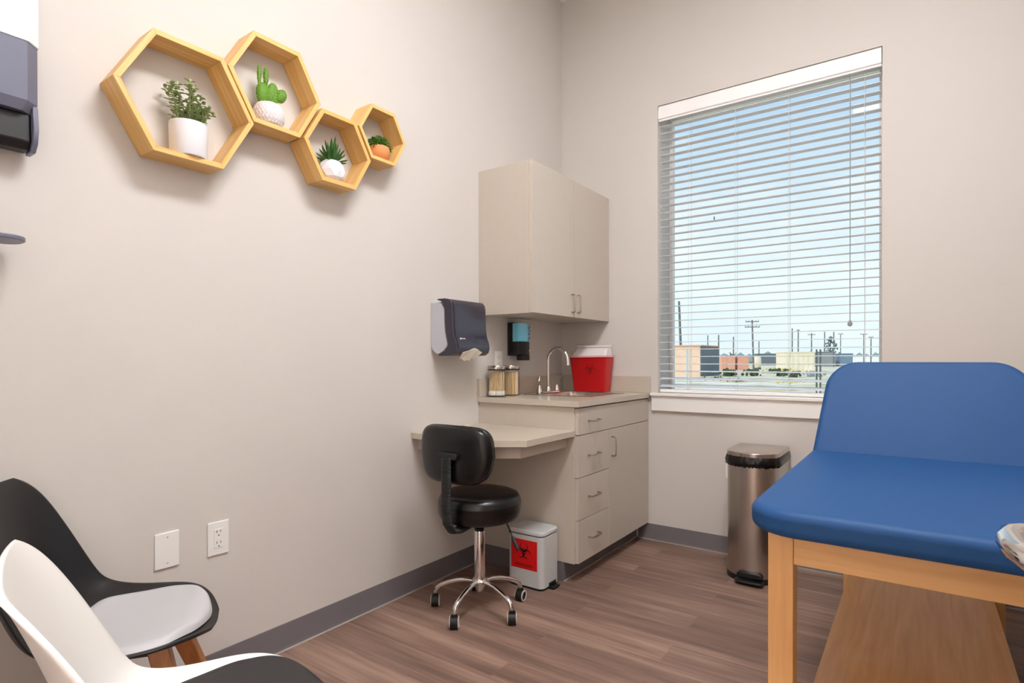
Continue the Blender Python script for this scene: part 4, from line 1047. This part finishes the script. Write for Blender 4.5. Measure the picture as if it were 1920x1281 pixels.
# utility poles
def pole(x, y, h, label, arms=(), r=0.13, lean=0.0):
    t = thing('utility_pole', label, 'utility pole', (x, y, GZ), group='utility poles beyond the window')
    bm = NB(); tube(bm, [(x, y, GZ), (x + lean, y, h)], [r, r * 0.75], 8); obj('shaft', bm, Mo['pole'], t)
    for (z, w) in arms:
        a = NB(); M = Matrix.Translation((x + lean * z / h, y, z)) @ Matrix.Rotation(0.5, 4, 'Z'); box(a, -w, w, -0.06, 0.06, -0.06, 0.06, M)
        ao = obj('cross_arm', a, Mo['pole'], t)
        a = NB()
        for s in (-0.95, -0.55, 0.55, 0.95): box(a, s * w - 0.05, s * w + 0.05, -0.05, 0.05, 0.06, 0.28, M)
        obj('insulators', a, Mo['pale'], ao)
pole(-18.7, 57, 7.43, 'tallest utility pole, rising behind the pale orange building', [], 0.15, -0.3)
pole(-40.2, 138.6, 7.2, 'thin utility pole just left of the rust containers', [], 0.16)
pole(-27.2, 101.3, 5.6, 'thick utility pole above the first rust container', [], 0.15)
pole(-34.9, 141.6, 6.8, 'thin utility pole above the second rust container', [], 0.17)
pole(-16.9, 81.6, 6.75, 'utility pole with two cross arms above the cream tank', [(6.5, 0.9), (5.75, 1.0)], 0.13, -0.2)
pole(-36.8, 177.8, 6.7, 'faint utility pole right of the double cross-arm pole', [], 0.18)
pole(-19.1, 125, 7.56, 'left pole of the close pair above the cream shed', [], 0.14)
pole(-18.1, 125.7, 7.34, 'right pole of the close pair above the cream shed', [(7.0, 0.3)], 0.14)
pole(-18.1, 143.5, 7.3, 'utility pole above the long grey warehouse', [(6.9, 0.8)], 0.15)
pole(-17.4, 160, 8.2, 'utility pole immediately left of the bare tree', [], 0.16)
pole(-12.1, 129.2, 6.8, 'utility pole immediately right of the bare tree', [], 0.14)
pole(-14.8, 169.5, 8.0, 'pale lamp post right of the bare tree', [(7.9, 0.6)], 0.13)
pole(-8.7, 156.5, 7.35, 'left pole of the pair at the right end of the window view', [(7.2, 0.8)], 0.15)
pole(-7.3, 157.3, 6.6, 'right pole of the pair at the right end of the window view', [(6.5, 0.5)], 0.15)
# bare pine
t = thing('tree', 'sparse tree between two poles above the white shed outside', 'tree', (-15.0, 150, GZ))
bm = NB(); tube(bm, [(-15.0, 150, GZ), (-15.0, 150, 6.4)], [0.2, 0.05], 8); obj('trunk', bm, Mo['dark'], t)
bm = NB(); rnd = random.Random(8)
for i in range(120):
    z = rnd.uniform(2.4, 6.6); r = (7.2 - z) * 0.55; a = rnd.uniform(0, 2 * PI); rr = r * rnd.uniform(0.1, 1)
    bmesh.ops.create_icosphere(bm, subdivisions=1, radius=rnd.uniform(0.1, 0.28), matrix=Matrix.Translation((-15.0 + rr * math.cos(a), 150 + rr * math.sin(a), z)))
obj('foliage', bm, mat('out_pine', (112, 130, 130), 0.9, var=0.2), t)
# palm-like small tree behind the rust container
t = thing('shrub', 'dark spiky palm shrub behind the first rust container outside', 'shrub', (-25.5, 104, GZ))
bm = NB(); rnd = random.Random(6)
for i in range(60):
    a = rnd.uniform(0, 2 * PI); el = rnd.uniform(-.1, 1.3); d = Vector((math.cos(a) * math.cos(el), math.sin(a) * math.cos(el), math.sin(el)))
    leaf(bm, (-25.5, 104, 1.3), d, (0, 0, 1), rnd.uniform(0.9, 1.6), 0.25, 0, 0.2, 4, 0.3)
obj('fronds', bm, Mo['dark'], t)
bm = NB(); tube(bm, [(-25.5, 104, GZ), (-25.5, 104, 1.4)], 0.2, 8); obj('trunk', bm, Mo['dark'], t)
# fence posts close to the window
for (x, y, lb) in ((-6.02, 20.6, 'left steel fence post of the left-hand pair outside'), (-5.90, 20.6, 'right steel fence post of the left-hand pair outside'), (-1.50, 23.6, 'left steel fence post of the pair beside the warehouse outside'), (-1.36, 23.6, 'right steel fence post of the pair beside the warehouse outside')):
    bm = NB(); box(bm, x - 0.03, x + 0.03, y - 0.03, y + 0.03, GZ, 1.56)
    p = obj('fence_post', bm, Mo['dark'] if x > -3 else Mo['pale']); tag(p, lb, 'fence post', 'steel fence posts outside the window')
# low dark bushes, weed clumps and rubble mounds
def clump(nm, x, y, r, h, m, label, cat, sd):
    rnd = random.Random(sd); bm = NB()
    for i in range(26):
        a = rnd.uniform(0, 2 * PI); q = rnd.uniform(0, r)
        bmesh.ops.create_icosphere(bm, subdivisions=1, radius=rnd.uniform(0.12, 0.3) * h, matrix=Matrix.Translation((x + q * math.cos(a), y + q * math.sin(a), GZ + rnd.uniform(0.1, 0.8) * h)))
    o = obj(nm, bm, m); tag(o, label, cat, 'low growth in the yard outside')
clump('bush', -11.7, 48.6, 0.7, 0.75, Mo['bush'], 'dark low bush right beside the slate end of the orange building', 'bush', 1)
clump('bush', -9.9, 49.6, 0.8, 0.65, Mo['bush'], 'dark low bush in front of the second rust container', 'bush', 2)
clump('bush', -7.9, 50.5, 0.8, 0.70, Mo['bush'], 'dark low bush in front of the cream tank', 'bush', 3)
clump('bush', -6.3, 48.0, 0.6, 0.55, Mo['bush'], 'small dark bush left of the cream shed', 'bush', 4)
clump('weed_clump', -9.6, 37.0, 0.9, 0.28, Mo['bush'], 'dark weeds low at the left of the window view', 'weeds', 5)
clump('weed_clump', -7.6, 35.0, 0.7, 0.28, Mo['bush'], 'dark weeds low under the rust containers', 'weeds', 6)
clump('weed_clump', -4.2, 34.0, 1.0, 0.22, Mo['yellow'], 'yellow weeds low under the cream shed', 'weeds', 7)
clump('weed_clump', -10.2, 62.0, 2.0, 0.6, Mo['yellow'], 'yellow weed bank left of the cream shed', 'weeds', 8)
clump('rubble_mound', -5.2, 50.0, 1.1, 0.55, Mo['grey'], 'grey rubble mound in front of the cream shed', 'rubble', 9)
clump('rubble_mound', -2.6, 50.0, 0.9, 0.5, Mo['grey'], 'grey rubble mound in front of the grey warehouse', 'rubble', 10)

# ================================================================== WORLD
w = bpy.data.worlds.new('sky'); S.world = w; w.use_nodes = True; nt = w.node_tree; bg = nt.nodes['Background']
tc = nt.nodes.new('ShaderNodeTexCoord'); sx = nt.nodes.new('ShaderNodeSeparateXYZ'); nt.links.new(tc.outputs['Generated'], sx.inputs[0])
cr = nt.nodes.new('ShaderNodeValToRGB'); e = cr.color_ramp.elements
e[0].position = 0.0; e[0].color = rgb(228, 244, 250); e[1].position = 0.75; e[1].color = rgb(120, 172, 228)
q = e.new(0.12); q.color = rgb(238, 250, 253); q = e.new(0.30); q.color = rgb(208, 230, 246); q = e.new(0.42); q.color = rgb(176, 210, 240)
nt.links.new(sx.outputs['Z'], cr.inputs['Fac'])
mp = nt.nodes.new('ShaderNodeMapping'); mp.inputs['Scale'].default_value = (1, 1, 2.6); mp.inputs['Location'].default_value = (0.4, 0.1, 0); nt.links.new(tc.outputs['Generated'], mp.inputs['Vector'])
nz = nt.nodes.new('ShaderNodeTexNoise'); nz.inputs['Scale'].default_value = 3.2; nz.inputs['Detail'].default_value = 6; nz.inputs['Roughness'].default_value = 0.55; nt.links.new(mp.outputs['Vector'], nz.inputs['Vector'])
c2 = nt.nodes.new('ShaderNodeValToRGB'); c2.color_ramp.elements[0].position = 0.46; c2.color_ramp.elements[1].position = 0.66
nt.links.new(nz.outputs['Fac'], c2.inputs['Fac'])
mx = nt.nodes.new('ShaderNodeMix'); mx.data_type = 'RGBA'; nt.links.new(c2.outputs['Color'], mx.inputs['Factor']); nt.links.new(cr.outputs['Color'], mx.inputs['A']); mx.inputs['B'].default_value = rgb(246, 252, 254)
nt.links.new(mx.outputs['Result'], bg.inputs['Color']); bg.inputs['Strength'].default_value = 1.08

S.view_settings.view_transform = 'Standard'; S.view_settings.look = 'None'; S.view_settings.gamma = 1; S.view_settings.use_curve_mapping = False
sun = bpy.data.lights.new('sun', 'SUN'); sun.energy = 2.2; sun.angle = 0.01; sun.color = (1.0, 0.96, 0.9)
so = bpy.data.objects.new('sun', sun); COL.objects.link(so); so.rotation_euler = (math.radians(48), 0, math.radians(-25))
S.view_settings.exposure = 0.0
